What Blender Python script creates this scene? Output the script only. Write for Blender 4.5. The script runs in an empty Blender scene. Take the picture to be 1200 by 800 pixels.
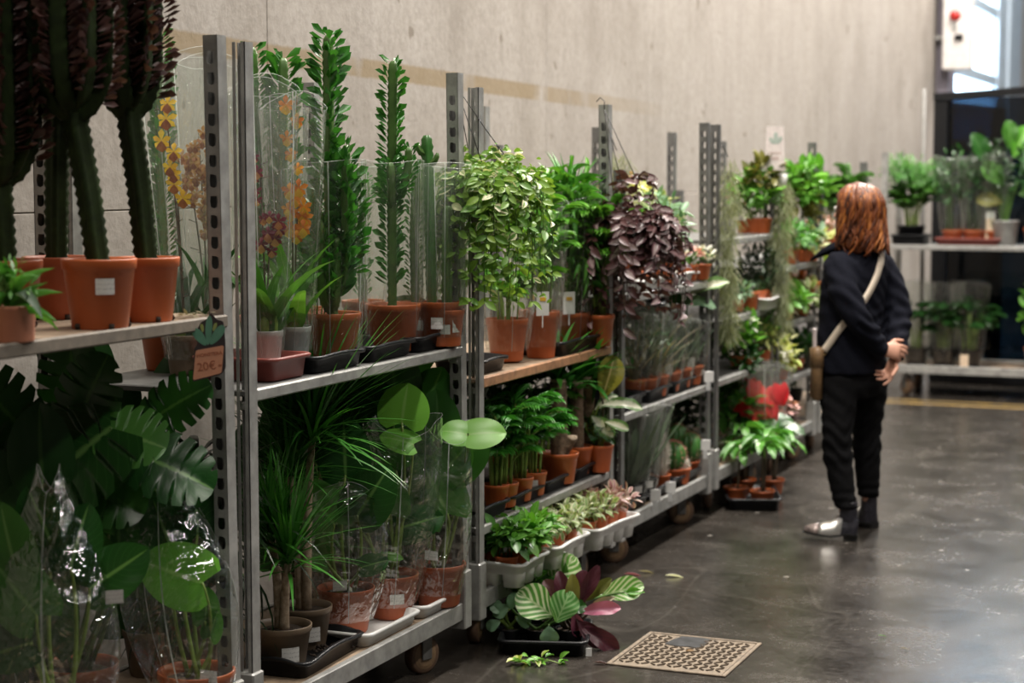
import bpy, math, random
import numpy as np
from mathutils import Vector, Matrix, noise

SC = bpy.context.scene
COL = SC.collection
rnd = random.Random(7)
PI = math.pi
TH = math.atan(900 / 2150.0)            # the camera is turned this far left of the aisle (+Y)
PITCH = math.atan(195 / 2150.0)

# ------------------------------------------------------------------ camera
cam_d = bpy.data.cameras.new('camera')
cam = bpy.data.objects.new('camera', cam_d)
COL.objects.link(cam)
cam.location = (0, 0, 1.58)
cam.rotation_euler = (PI / 2 - PITCH, 0, TH)
cam_d.sensor_width = 36.0
cam_d.lens = 64.5
cam_d.clip_start = 0.05
cam_d.clip_end = 200
cam_d.dof.use_dof = True
cam_d.dof.focus_distance = 5.25
cam_d.dof.aperture_fstop = 2.8
SC.camera = cam

# ------------------------------------------------------------------ sky, lamps, exposure
world = bpy.data.worlds.new('sky')
SC.world = world
world.use_nodes = True
bg = world.node_tree.nodes['Background']
bg.inputs[0].default_value = (0.60, 0.80, 1.0, 1)
bg.inputs[1].default_value = 9.5
SC.view_settings.view_transform = 'Standard'
SC.view_settings.look = 'None'
SC.view_settings.gamma = 1.0
SC.view_settings.use_curve_mapping = False
SC.view_settings.exposure = 0.38


def area(name, loc, size, power, color, rot=(0, 0, 0)):
    d = bpy.data.lights.new(name, 'AREA')
    d.shape = 'RECTANGLE'
    d.size, d.size_y = size
    d.energy = power
    d.color = color
    o = bpy.data.objects.new(name, d)
    o.location = loc
    o.rotation_euler = rot
    COL.objects.link(o)
    return o


WARM = (1.0, 0.93, 0.85)
for ly in (1.6, 4.6, 7.6, 10.6, 13.6, 17.0, 20.5):      # rows of hall lamps hung under the roof
    area('hall_lamp', (-1.55, ly, 6.4), (.35, 1.5), {1.6: 40, 4.6: 170}.get(ly, 330), WARM)
    area('hall_lamp', (2.6, ly, 6.4), (.35, 1.5), 80, WARM)

# ------------------------------------------------------------------ mesh helpers


class Geo:
    """Collects vertices, quads, triangles and uvs, then becomes ONE mesh."""

    def __init__(s):
        s.V, s.Q, s.T, s.U, s.n = [], [], [], [], 0

    def add(s, V, Q=None, T=None, U=None):
        V = np.asarray(V, dtype=np.float64).reshape(-1, 3)
        if Q is not None and len(Q):
            s.Q.append(np.asarray(Q, dtype=np.int64).reshape(-1, 4) + s.n)
        if T is not None and len(T):
            s.T.append(np.asarray(T, dtype=np.int64).reshape(-1, 3) + s.n)
        s.V.append(V)
        s.U.append(np.zeros((len(V), 2)) if U is None else np.asarray(U, dtype=np.float64).reshape(-1, 2))
        s.n += len(V)
        return s

    def mesh(s, name, mat=None, smooth=True):
        V = np.concatenate(s.V)
        U = np.concatenate(s.U)
        Q = np.concatenate(s.Q) if s.Q else np.zeros((0, 4), np.int64)
        T = np.concatenate(s.T) if s.T else np.zeros((0, 3), np.int64)
        me = bpy.data.meshes.new(name)
        me.vertices.add(len(V))
        me.vertices.foreach_set('co', V.astype(np.float32).ravel())
        idx = np.concatenate([Q.ravel(), T.ravel()])
        me.loops.add(len(idx))
        me.loops.foreach_set('vertex_index', idx.astype(np.int32))
        nq, nt = len(Q), len(T)
        st = np.concatenate([np.arange(nq) * 4, nq * 4 + np.arange(nt) * 3])
        me.polygons.add(nq + nt)
        me.polygons.foreach_set('loop_start', st.astype(np.int32))
        me.polygons.foreach_set('use_smooth', np.full(nq + nt, smooth))
        uv = me.uv_layers.new(name='UVMap')
        uv.data.foreach_set('uv', U[idx].astype(np.float32).ravel())
        me.update(calc_edges=True)
        if mat is not None:
            me.materials.append(mat)
        return me


def put(name, me, parent=None, loc=None, rot=None, kind=None, label=None, mtx=None):
    o = bpy.data.objects.new(name, me)
    COL.objects.link(o)
    if parent is not None:
        o.parent = parent
    if mtx is not None:
        o.matrix_basis = mtx
    if loc is not None:
        o.location = loc
    if rot is not None:
        o.rotation_euler = rot
    if kind:
        o['kind'] = kind
    if label:
        o['label'] = label
    return o


def part(name, g, mat, parent=None, smooth=True, kind=None, label=None, **k):
    return put(name, g.mesh(name, mat, smooth), parent, kind=kind, label=label, **k)


def tag(o, label, cat, group=None):
    o['label'] = label
    o['category'] = cat
    if group:
        o['group'] = group
    return o


def thing(name, label, cat, loc=(0, 0, 0), rot=0.0, group=None):
    o = bpy.data.objects.new(name, None)
    COL.objects.link(o)
    o.location = loc
    o.rotation_euler = (0, 0, rot)
    o.empty_display_size = 0.05
    return tag(o, label, cat, group)


KIDS = None


def dup(root, label, loc, rot=None, group=None, scale=None):
    """A copy of a thing together with its parts and sub-parts."""
    def cp(o, par):
        c = o.copy()
        COL.objects.link(c)
        if par is not None:
            c.parent = par
        for ch in list(o.children):
            cp(ch, c)
        return c
    r = cp(root, None)
    r.location = loc
    if rot is not None:
        r.rotation_euler = (0, 0, rot)
    if scale:
        r.scale = (scale, scale, scale)
    r['label'] = label
    if group:
        r['group'] = group
    return r


def box(g, lo, hi):
    (a, b, c), (d, e, f) = lo, hi
    V = [(a, b, c), (d, b, c), (d, e, c), (a, e, c), (a, b, f), (d, b, f), (d, e, f), (a, e, f)]
    Q = [(0, 3, 2, 1), (4, 5, 6, 7), (0, 1, 5, 4), (1, 2, 6, 5), (2, 3, 7, 6), (3, 0, 4, 7)]
    return g.add(V, Q, U=[(0, 0), (1, 0), (1, 1), (0, 1)] * 2)


def bbox(g, lo, hi, b=0.004):
    """A box with chamfered edges."""
    lo, hi = np.array(lo, float), np.array(hi, float)
    b = min(b, (hi - lo).min() * 0.45)
    rings = []
    for z, i in ((lo[2], b), (lo[2] + b, 0), (hi[2] - b, 0), (hi[2], b)):
        x0, y0, x1, y1 = lo[0] + i, lo[1] + i, hi[0] - i, hi[1] - i
        c = b
        rings.append([(x0 + c, y0, z), (x1 - c, y0, z), (x1, y0 + c, z), (x1, y1 - c, z),
                      (x1 - c, y1, z), (x0 + c, y1, z), (x0, y1 - c, z), (x0, y0 + c, z)])
    return loft(g, rings)


def loft(g, rings, cap0=True, cap1=True, closed=True):
    R = np.asarray(rings, float)
    m, n = R.shape[:2]
    V = R.reshape(-1, 3)
    i = np.arange(m - 1)[:, None]
    j = np.arange(n if closed else n - 1)[None, :]
    j2 = (j + 1) % n
    Q = np.stack([i * n + j, i * n + j2, (i + 1) * n + j2, (i + 1) * n + j], -1).reshape(-1, 4)
    U = np.stack(np.meshgrid(np.linspace(0, 1, n), np.linspace(0, 1, m)), -1).reshape(-1, 2)
    T = []
    ex, eu = [], []
    if closed and cap0:
        k = len(V) + len(ex)
        ex.append(R[0].mean(0)); eu.append((.5, 0))
        T += [(k, (q + 1) % n, q) for q in range(n)]
    if closed and cap1:
        k = len(V) + len(ex)
        ex.append(R[-1].mean(0)); eu.append((.5, 1))
        T += [(k, (m - 1) * n + q, (m - 1) * n + (q + 1) % n) for q in range(n)]
    if ex:
        V = np.concatenate([V, np.array(ex)])
        U = np.concatenate([U, np.array(eu)])
    return g.add(V, Q, T, U)


def circ(n):
    a = np.arange(n) * 2 * PI / n
    return np.cos(a), np.sin(a)


def lathe(g, prof, n=24, at=(0, 0, 0), cap0=False, cap1=False, sx=1, sy=1):
    c, s = circ(n)
    R = [np.stack([at[0] + r * c * sx, at[1] + r * s * sy, np.full(n, at[2] + z)], -1) for r, z in prof]
    return loft(g, R, cap0, cap1)


def frames(P):
    P = np.asarray(P, float)
    T = np.gradient(P, axis=0)
    T /= np.linalg.norm(T, axis=1)[:, None] + 1e-12
    a = np.array([0, 0, 1.0]) if abs(T[0][2]) < .9 else np.array([1.0, 0, 0])
    X = np.cross(a, T[0]); X /= np.linalg.norm(X)
    Xs, Ys = [], []
    for t in T:
        X = X - t * (X @ t)
        X /= np.linalg.norm(X) + 1e-12
        Xs.append(X); Ys.append(np.cross(t, X))
    return T, np.array(Xs), np.array(Ys)


def tube(g, P, r, n=8, cap=True, shape=None):
    P = np.asarray(P, float)
    r = np.broadcast_to(np.asarray(r, float), (len(P),))
    _, X, Y = frames(P)
    c, s = circ(n)
    if shape is not None:
        c, s = c * shape, s * shape
    R = P[:, None] + r[:, None, None] * (X[:, None] * c[None, :, None] + Y[:, None] * s[None, :, None])
    return loft(g, R, cap, cap)


def arc(p0, p1, mid, n=8):
    """Quadratic curve through a control point."""
    t = np.linspace(0, 1, n)[:, None]
    p0, p1, mid = map(lambda q: np.asarray(q, float), (p0, p1, mid))
    return (1 - t) ** 2 * p0 + 2 * t * (1 - t) * mid + t * t * p1


def rrect(lx, ly, r, n=5):
    P = []
    for cx, cy, a0 in ((lx / 2 - r, ly / 2 - r, 0), (-lx / 2 + r, ly / 2 - r, PI / 2),
                       (-lx / 2 + r, -ly / 2 + r, PI), (lx / 2 - r, -ly / 2 + r, 1.5 * PI)):
        for k in range(n):
            a = a0 + PI / 2 * k / (n - 1)
            P.append((cx + r * math.cos(a), cy + r * math.sin(a)))
    return np.array(P)


# leaf templates: unit length along +Y, unit width along X, normal +Z
def leaf_tpl(w, nv=4, nu=2, droop=0.6, fold=0.15, sweep=0.0, wave=0.0, twist=0.0):
    v = np.linspace(0, 1, nv + 1)
    u = np.linspace(-1, 1, nu + 1)
    W = np.array([max(w(x), 0.015) for x in v])
    vv, uu = np.meshgrid(v, u, indexing='ij')
    x = uu * W[:, None] / 2
    a = np.abs(uu)
    yl = vv + sweep * a * W[:, None] * (0.6)
    k = max(abs(droop), 1e-3) * (1 if droop >= 0 else -1)
    y = np.sin(k * yl) / k
    z = -(1 - np.cos(k * yl)) / k + fold * a * W[:, None] + wave * np.sin(vv * 14 + uu * 2) * a * 0.06
    if twist:
        t = twist * vv
        x, z = x * np.cos(t) - 0 * z, z + x * np.sin(t)
    V = np.stack([x, y, z], -1).reshape(-1, 3)
    i = np.arange(nv)[:, None]; j = np.arange(nu)[None]
    m = nu + 1
    Q = np.stack([i * m + j, i * m + j + 1, (i + 1) * m + j + 1, (i + 1) * m + j], -1).reshape(-1, 4)
    U = np.stack([(uu + 1) / 2, vv], -1).reshape(-1, 2)
    return V, Q, U


def unit(a):
    a = np.asarray(a, float)
    return a / (np.linalg.norm(a, axis=-1, keepdims=True) + 1e-12)


def scatter(g, tpl, P, D, N, L, W):
    """Many copies of a leaf template joined into one mesh."""
    V, Q, U = tpl
    P, D, N = np.atleast_2d(P), unit(np.atleast_2d(D)), np.atleast_2d(N)
    m = len(P)
    L = np.broadcast_to(np.asarray(L, float), (m,))
    W = np.broadcast_to(np.asarray(W, float), (m,))
    X = unit(np.cross(D, N)); Z = np.cross(X, D)
    VV = (P[:, None] + (V[None, :, 0] * W[:, None])[..., None] * X[:, None]
          + (V[None, :, 1] * L[:, None])[..., None] * D[:, None]
          + (V[None, :, 2] * L[:, None])[..., None] * Z[:, None])
    QQ = Q[None] + (np.arange(m) * len(V))[:, None, None]
    return g.add(VV.reshape(-1, 3), QQ.reshape(-1, 4), None, np.tile(U, (m, 1)))


def leaf_mtx(P, D, N, L, W):
    D = unit(D); X = unit(np.cross(D, N)); Z = np.cross(X, D)
    M = np.eye(4)
    M[:3, 0], M[:3, 1], M[:3, 2], M[:3, 3] = X * W, D * L, Z * L, P
    return Matrix(M.tolist())


# ------------------------------------------------------------------ materials
def new_mat(name):
    m = bpy.data.materials.new(name)
    m.use_nodes = True
    nt = m.node_tree
    return m, nt, nt.nodes['Principled BSDF']


def N_(nt, typ, **kw):
    n = nt.nodes.new(typ)
    for k, v in kw.items():
        if k.startswith('i_'):
            n.inputs[k[2:].replace('_', ' ')].default_value = v
        else:
            setattr(n, k, v)
    return n


def math_(nt, op, a, b=None, clamp=False):
    n = N_(nt, 'ShaderNodeMath', operation=op, use_clamp=clamp)
    for i, q in enumerate((a, b)):
        if q is None:
            continue
        if isinstance(q, (int, float)):
            n.inputs[i].default_value = q
        else:
            nt.links.new(q, n.inputs[i])
    return n.outputs[0]


def mix_(nt, f, a, b, mode='MIX'):
    n = N_(nt, 'ShaderNodeMix', data_type='RGBA', blend_type=mode)
    for s, q in ((n.inputs[0], f), (n.inputs[6], a), (n.inputs[7], b)):
        if isinstance(q, (int, float)):
            s.default_value = q
        elif isinstance(q, tuple):
            s.default_value = (*q[:3], 1)
        else:
            nt.links.new(q, s)
    return n.outputs[2]


def ramp_(nt, f, stops):
    n = N_(nt, 'ShaderNodeValToRGB')
    e = n.color_ramp.elements
    while len(e) < len(stops):
        e.new(0.5)
    for k, (p, c) in zip(e, stops):
        k.position = p
        k.color = (*c, 1) if isinstance(c, tuple) else (c, c, c, 1)
    nt.links.new(f, n.inputs[0])
    return n.outputs[0]


def noise_(nt, scale, detail=4, rough=.55, vec=None, dist=0.0):
    n = N_(nt, 'ShaderNodeTexNoise')
    n.inputs['Scale'].default_value = scale
    n.inputs['Detail'].default_value = detail
    n.inputs['Roughness'].default_value = rough
    n.inputs['Distortion'].default_value = dist
    if vec is not None:
        nt.links.new(vec, n.inputs['Vector'])
    return n.outputs[0]


def coords(nt, kind='Object', scale=None):
    t = N_(nt, 'ShaderNodeTexCoord').outputs[kind]
    if scale:
        m = N_(nt, 'ShaderNodeMapping')
        m.inputs['Scale'].default_value = scale
        nt.links.new(t, m.inputs['Vector'])
        t = m.outputs[0]
    return t


def bump_(nt, h, strength, dist=0.01):
    b = N_(nt, 'ShaderNodeBump')
    b.inputs['Strength'].default_value = strength
    b.inputs['Distance'].default_value = dist
    nt.links.new(h, b.inputs['Height'])
    return b.outputs[0]


def plain(name, col, rough=.5, metal=0.0, mottle=.15, scale=30, bump=0.0, spec=.5, col2=None):
    m, nt, b = new_mat(name)
    c = coords(nt)
    n = noise_(nt, scale, 5, .6, c)
    lo = tuple(x * (1 - mottle) for x in col) if col2 is None else col2
    hi = tuple(min(1, x * (1 + mottle)) for x in col) if col2 is None else col
    nt.links.new(ramp_(nt, n, [(.3, lo), (.7, hi)]), b.inputs['Base Color'])
    b.inputs['Roughness'].default_value = rough
    b.inputs['Metallic'].default_value = metal
    b.inputs['Specular IOR Level'].default_value = spec
    if bump:
        nt.links.new(bump_(nt, n, bump), b.inputs['Normal'])
    return m


def leaf_mat(name, c1, c2, pat=None, c3=None, rough=.4, trans=.25, rib=None, spec=.5):
    """Leaf surface: colour varies leaf by leaf; pat paints the variegation of the species along the leaf's uv."""
    m, nt, b = new_mat(name)
    geo = N_(nt, 'ShaderNodeNewGeometry')
    oi = N_(nt, 'ShaderNodeObjectInfo')
    r = math_(nt, 'FRACT', math_(nt, 'ADD', geo.outputs['Random Per Island'], oi.outputs['Random']))
    c = mix_(nt, r, c1, c2)
    uv = coords(nt, 'UV')
    sep = N_(nt, 'ShaderNodeSeparateXYZ')
    nt.links.new(uv, sep.inputs[0])
    u, v = sep.outputs[0], sep.outputs[1]
    d = math_(nt, 'ABSOLUTE', math_(nt, 'SUBTRACT', u, .5))
    nz = noise_(nt, 6, 3, .6, coords(nt, 'UV', (2, 3, 1)))
    if pat == 'edge':
        f = math_(nt, 'ADD', d, math_(nt, 'MULTIPLY', math_(nt, 'SUBTRACT', nz, .5), .5))
        f = math_(nt, 'ADD', f, math_(nt, 'MULTIPLY', math_(nt, 'SUBTRACT', r, .5), .35))
        c = mix_(nt, ramp_(nt, f, [(.15, 0.), (.22, 1.)]), c, c3)
    elif pat == 'centre':
        f = math_(nt, 'ADD', d, math_(nt, 'MULTIPLY', math_(nt, 'SUBTRACT', nz, .5), .45))
        c = mix_(nt, ramp_(nt, f, [(.2, 1.), (.3, 0.)]), c, c3)
    elif pat == 'stripe':
        s = math_(nt, 'SINE', math_(nt, 'MULTIPLY', math_(nt, 'SUBTRACT', v, math_(nt, 'MULTIPLY', d, .7)), 34))
        s = math_(nt, 'ADD', s, math_(nt, 'MULTIPLY', nz, .5))
        c = mix_(nt, ramp_(nt, s, [(.15, 0.), (.75, 1.)]), c, c3)
    elif pat == 'vein':
        s = math_(nt, 'SINE', math_(nt, 'MULTIPLY', math_(nt, 'SUBTRACT', v, math_(nt, 'MULTIPLY', d, .7)), 60))
        c = mix_(nt, ramp_(nt, s, [(.8, 0.), (1., .55)]), c, c3)
    elif pat == 'tip':
        c = mix_(nt, ramp_(nt, v, [(.4, 0.), (1., 1.)]), c, c3)
    if rib:
        c = mix_(nt, ramp_(nt, d, [(.012, 1.), (.045, 0.)]), c, rib)
    nt.links.new(c, b.inputs['Base Color'])
    b.inputs['Roughness'].default_value = rough
    b.inputs['Specular IOR Level'].default_value = spec
    out = nt.nodes['Material Output']
    tr = N_(nt, 'ShaderNodeBsdfTranslucent')
    nt.links.new(mix_(nt, 1.0, c, (1.0, 1.0, .55), 'MULTIPLY'), tr.inputs[0])
    mx = N_(nt, 'ShaderNodeMixShader')
    mx.inputs[0].default_value = trans
    nt.links.new(b.outputs[0], mx.inputs[1])
    nt.links.new(tr.outputs[0], mx.inputs[2])
    nt.links.new(mx.outputs[0], out.inputs[0])
    return m


def film_mat(name, tint=(.95, .97, .95), haze=.028, rough=.09, crinkle=.75, scale=14, streak=True, base=.085):
    """Clear plastic film: mostly transparent, mirror-like at grazing angles and on its creases."""
    m, nt, b = new_mat(name)
    nt.nodes.remove(b)
    out = nt.nodes['Material Output']
    c = coords(nt, 'Object', (1, 1, .25) if streak else (1, 1, 1))
    n1 = noise_(nt, scale, 3, .6, c, 1.2)
    n2 = noise_(nt, scale * 3.1, 2, .5, coords(nt), .6)
    h = math_(nt, 'ADD', n1, math_(nt, 'MULTIPLY', n2, .35))
    nrm = bump_(nt, h, crinkle, .03)
    tr = N_(nt, 'ShaderNodeBsdfTransparent'); tr.inputs[0].default_value = (*tint, 1)
    gl = N_(nt, 'ShaderNodeBsdfGlossy'); gl.inputs['Roughness'].default_value = rough
    gl.inputs[0].default_value = (1, 1, 1, 1)
    nt.links.new(nrm, gl.inputs['Normal'])
    df = N_(nt, 'ShaderNodeBsdfTranslucent'); df.inputs[0].default_value = (.9, .92, .9, 1)
    lw = N_(nt, 'ShaderNodeLayerWeight'); lw.inputs[0].default_value = .5
    nt.links.new(nrm, lw.inputs['Normal'])
    fr = math_(nt, 'ADD', math_(nt, 'MULTIPLY', math_(nt, 'POWER', lw.outputs['Facing'], 4.0), .85), base)
    a = N_(nt, 'ShaderNodeMixShader'); a.inputs[0].default_value = haze
    nt.links.new(tr.outputs[0], a.inputs[1]); nt.links.new(df.outputs[0], a.inputs[2])
    mx = N_(nt, 'ShaderNodeMixShader')
    nt.links.new(fr, mx.inputs[0])
    nt.links.new(a.outputs[0], mx.inputs[1]); nt.links.new(gl.outputs[0], mx.inputs[2])
    nt.links.new(mx.outputs[0], out.inputs[0])
    return m


MAT = {}
MAT['galv'] = plain('galvanised_steel', (.33, .33, .315), .45, .3, .28, 18, .05)
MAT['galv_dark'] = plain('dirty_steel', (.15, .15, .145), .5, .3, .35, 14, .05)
MAT['wood'] = plain('worn_plywood', (.30, .22, .15), .6, 0, .35, 12, .1)
MAT['wood_edge'] = plain('worn_plywood_edge', (.33, .17, .085), .6, 0, .35, 30, .1)
MAT['terra'] = plain('terracotta_plastic', (.50, .115, .030), .42, 0, .08, 9)
MAT['terra_dark'] = plain('dark_terracotta_plastic', (.36, .085, .030), .45, 0, .1, 9)
MAT['terra_pale'] = plain('pale_terracotta_plastic', (.62, .25, .15), .45, 0, .1, 9)
MAT['taupe'] = plain('taupe_plastic', (.20, .145, .095), .45, 0, .1, 9)
MAT['black'] = plain('black_plastic', (.008, .0085, .010), .34, 0, .2, 20, spec=.3)
MAT['white'] = plain('white_plastic', (.72, .72, .70), .4, 0, .05, 20)
MAT['clearpot'] = plain('milky_plastic', (.55, .56, .55), .3, 0, .1, 12)
MAT['redtray'] = plain('reddish_brown_plastic', (.20, .045, .035), .4, 0, .12, 20)
MAT['soil'] = plain('soil', (.035, .022, .014), .9, 0, .5, 90, .6)
MAT['bark'] = plain('bark', (.24, .165, .105), .85, 0, .45, 60, .5, col2=(.07, .045, .028))
MAT['palebark'] = plain('pale_bark', (.56, .45, .33), .8, 0, .3, 50, .4, col2=(.24, .17, .11))
MAT['stem'] = plain('green_stem', (.07, .15, .03), .45, 0, .3, 20)
MAT['palestem'] = plain('pale_green_stem', (.20, .30, .06), .45, 0, .3, 20)
MAT['brownstem'] = plain('brown_stem', (.07, .05, .03), .6, 0, .3, 20)
MAT['wire'] = plain('dark_wire', (.03, .03, .03), .4, .5)
MAT['rubber'] = plain('brown_rubber', (.13, .075, .045), .6, 0, .25, 20)
MAT['hub'] = plain('worn_wheel_hub', (.22, .14, .075), .55, 0, .3, 30)
MAT['film'] = film_mat('clear_film')
MAT['seam_highlight'] = film_mat('film_highlight', haze=.38, rough=.2, crinkle=.2)  # whitish haze paints bright streaks and edge lines onto the sleeves
MAT['filmcrinkled'] = film_mat('crinkled_film', haze=.008, rough=.06, crinkle=1.0, scale=8, base=.15, streak=False)


# ================================================================== THE HALL
def concrete_mat():
    m, nt, b = new_mat('concrete_wall')
    c = coords(nt)
    streak = noise_(nt, 1.0, 7, .7, coords(nt, 'Object', (1, 3.0, .35)))
    blotch = noise_(nt, 1.1, 7, .7, c)
    fine = noise_(nt, 26, 5, .7, c)
    col = ramp_(nt, blotch, [(.28, (.25, .222, .192)), (.5, (.345, .315, .283)), (.75, (.41, .38, .35))])
    col = mix_(nt, ramp_(nt, streak, [(.38, .18), (.58, 0.)]), col, (.45, .42, .38), 'MULTIPLY')
    col = mix_(nt, ramp_(nt, streak, [(.36, .16), (.50, 0.)]), col, (.22, .19, .165))
    col = mix_(nt, ramp_(nt, fine, [(.38, .32), (.56, 0.)]), col, (.20, .175, .15))
    sep = N_(nt, 'ShaderNodeSeparateXYZ'); nt.links.new(c, sep.inputs[0])
    y, z = sep.outputs[1], sep.outputs[2]
    # old yellow adhesive band running along the wall, patchy, dying out down the hall
    zz = math_(nt, 'ABSOLUTE', math_(nt, 'ADD', math_(nt, 'SUBTRACT', z, 1.995), math_(nt, 'MULTIPLY', math_(nt, 'SUBTRACT', y, 5.0), .012)))
    band = ramp_(nt, math_(nt, 'ADD', math_(nt, 'MULTIPLY', zz, 10.), math_(nt, 'MULTIPLY', noise_(nt, 30, 3, .6, c), .12)), [(.36, 1.), (.46, 0.)])
    gap = ramp_(nt, noise_(nt, 1.7, 3, .6, coords(nt, 'Object', (0, 1, .3))), [(.40, 0.), (.46, 1.)])
    fade = ramp_(nt, math_(nt, 'MULTIPLY', y, .1), [(.78, 1.), (1.02, 0.)])
    f = math_(nt, 'MULTIPLY', math_(nt, 'MULTIPLY', band, gap), math_(nt, 'MULTIPLY', fade, .72))
    col = mix_(nt, f, col, (.235, .17, .085))
    # darker low on the wall, with a blotchy edge
    low = ramp_(nt, math_(nt, 'ADD', z, math_(nt, 'MULTIPLY', blotch, .9)), [(.8, .55), (1.0, 0.)])
    col = mix_(nt, low, col, (.16, .14, .12))
    spots = ramp_(nt, noise_(nt, 7, 2, .5, c), [(.70, 0.), (.73, .7)])
    col = mix_(nt, spots, col, (.16, .13, .10))
    nt.links.new(col, b.inputs['Base Color'])
    b.inputs['Roughness'].default_value = .85
    b.inputs['Specular IOR Level'].default_value = .25
    h = math_(nt, 'ADD', fine, math_(nt, 'MULTIPLY', streak, .6))
    nt.links.new(bump_(nt, h, .25, .01), b.inputs['Normal'])
    return m


def floor_mat():
    m, nt, b = new_mat('dark_polished_concrete')
    c = coords(nt)
    big = noise_(nt, .55, 7, .7, c)
    mid = noise_(nt, 3.2, 6, .7, c, .4)
    fine = noise_(nt, 42, 5, .75, c)
    col = ramp_(nt, big, [(.3, (.011, .0092, .0075)), (.7, (.032, .028, .024))])
    col = mix_(nt, ramp_(nt, mid, [(.42, 0.), (.70, .7)]), col, (.060, .052, .044))
    col = mix_(nt, ramp_(nt, fine, [(.55, 0.), (.72, .6)]), col, (.10, .088, .076))
    # wandering hairline scratches and scuffs
    for sc, vec, w, a in ((1.3, (1, .35, 1), .004, .55), (.8, (.3, 1.2, 1), .003, .45)):
        n = noise_(nt, sc, 1.5, .4, coords(nt, 'Object', vec))
        l = ramp_(nt, math_(nt, 'ABSOLUTE', math_(nt, 'SUBTRACT', n, .5)), [(0., a), (w, 0.)])
        col = mix_(nt, math_(nt, 'MULTIPLY', l, mid), col, (.11, .10, .085))
    vor = N_(nt, 'ShaderNodeTexVoronoi'); vor.inputs['Scale'].default_value = 4.5
    nt.links.new(c, vor.inputs['Vector'])
    fleck = ramp_(nt, vor.outputs[0], [(.045, .9), (.065, 0.)])
    col = mix_(nt, fleck, col, (.30, .28, .25))
    nt.links.new(col, b.inputs['Base Color'])
    nt.links.new(ramp_(nt, math_(nt, 'ADD', math_(nt, 'MULTIPLY', mid, .6), math_(nt, 'MULTIPLY', fine, .4)), [(.3, .15), (.7, .33)]), b.inputs['Roughness'])
    b.inputs['Specular IOR Level'].default_value = .5
    nt.links.new(bump_(nt, math_(nt, 'ADD', fine, math_(nt, 'MULTIPLY', mid, 2.)), .06, .01), b.inputs['Normal'])
    return m


MAT['concrete'] = concrete_mat()
MAT['floor'] = floor_mat()
MAT['ceil'] = plain('ceiling_sheet', (.07, .07, .07), .8, 0, .1, 2)
MAT['paint'] = plain('grey_wall_paint', (.42, .40, .38), .8, 0, .08, 3)
MAT['darkpaint'] = plain('dark_grey_wall_paint', (.07, .068, .066), .8, 0, .08, 3)
MAT['rail_grey'] = plain('worn_grey_edge', (.17, .145, .115), .7, 0, .3, 25)
MAT['alu'] = plain('window_aluminium', (.42, .50, .58), .4, .3, .06, 6)
MAT['lilac'] = plain('lilac_grey_steel', (.22, .20, .24), .5, .1, .12, 6)

WX = -3.2


def structure(name, g, mat, smooth=False, parent=None):
    o = part(name, g, mat, parent, smooth)
    if parent is None:
        o['kind'] = 'structure'
    return o


g = Geo(); box(g, (-3.6, -6, -.2), (14, 34, 0)); structure('floor', g, MAT['floor'])
g = Geo(); box(g, (-3.6, -6, 9.8), (14, 34, 10.0)); structure('ceiling', g, MAT['ceil'])
g = Geo(); box(g, (14, -6, 0), (14.2, 34, 9.8)); structure('wall_right', g, MAT['darkpaint'])
g = Geo(); box(g, (-3.6, -6.2, 0), (14, -6, 9.8)); structure('wall_back', g, MAT['darkpaint'])
g = Geo(); box(g, (-3.6, 34, 0), (14, 34.2, 9.8)); structure('wall_far', g, MAT['paint'])

# the left wall: a backing, and cast panels with open joints as its pieces
g = Geo(); box(g, (-3.6, -6, 0), (WX - .012, 18.9, 9.8))
wall = structure('wall_left', g, plain('joint_dark', (.26, .23, .20), .9))
ys = [-6.0, -2.6, .35, 2.92, 5.49, 8.06, 10.63, 13.2, 15.9, 18.9]
zs = [0.0, 1.475, 4.3, 7.1, 9.8]
for a, b_ in zip(ys, ys[1:]):
    for c_, d_ in zip(zs, zs[1:]):
        g = Geo()
        w = .0009
        bbox(g, (WX - .03, a + w, c_ + w * .6), (WX + rnd.uniform(-.001, .001), b_ - w, d_ - w * .6), .003)
        part('panel', g, MAT['concrete'], wall, False)

# beyond the concrete the left wall is glazed from one metre up to the ceiling
g = Geo(); box(g, (-3.6, 18.9, 0), (WX, 24.4, 1.0)); box(g, (-3.28, 24.4, 0), (WX, 34, 4.6)); box(g, (-3.6, 33, 4.6), (WX, 34, 9.8))
structure('wall_glazed', g, MAT['paint'])
win = None
g = Geo()
for z in (1.06, 1.9, 2.7, 3.5, 4.3, 5.1, 5.9, 6.7, 7.5, 8.3, 9.1, 9.74):
    bbox(g, (-3.27, 18.95, z - .06), (-3.21, 22.7, z + .06), .01)
win = structure('window_1', g, MAT['alu'])
g = Geo(); bbox(g, (-3.27, 22.7, 1.0), (-3.19, 23.4, 9.8), .01); part('jamb', g, MAT['alu'], win, False)
g = Geo(); bbox(g, (-3.27, 23.4, 1.0), (-3.15, 24.45, 9.8), .01); part('jamb', g, MAT['alu'], win, False)
g = Geo(); box(g, (-3.245, 18.95, 1.0), (-3.24, 22.7, 9.7))
def pane_fac(nt, base):
    lw = N_(nt, 'ShaderNodeLayerWeight'); lw.inputs[0].default_value = .5
    return math_(nt, 'ADD', math_(nt, 'MULTIPLY', math_(nt, 'POWER', lw.outputs['Facing'], 5.0), .6), base)


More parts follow.
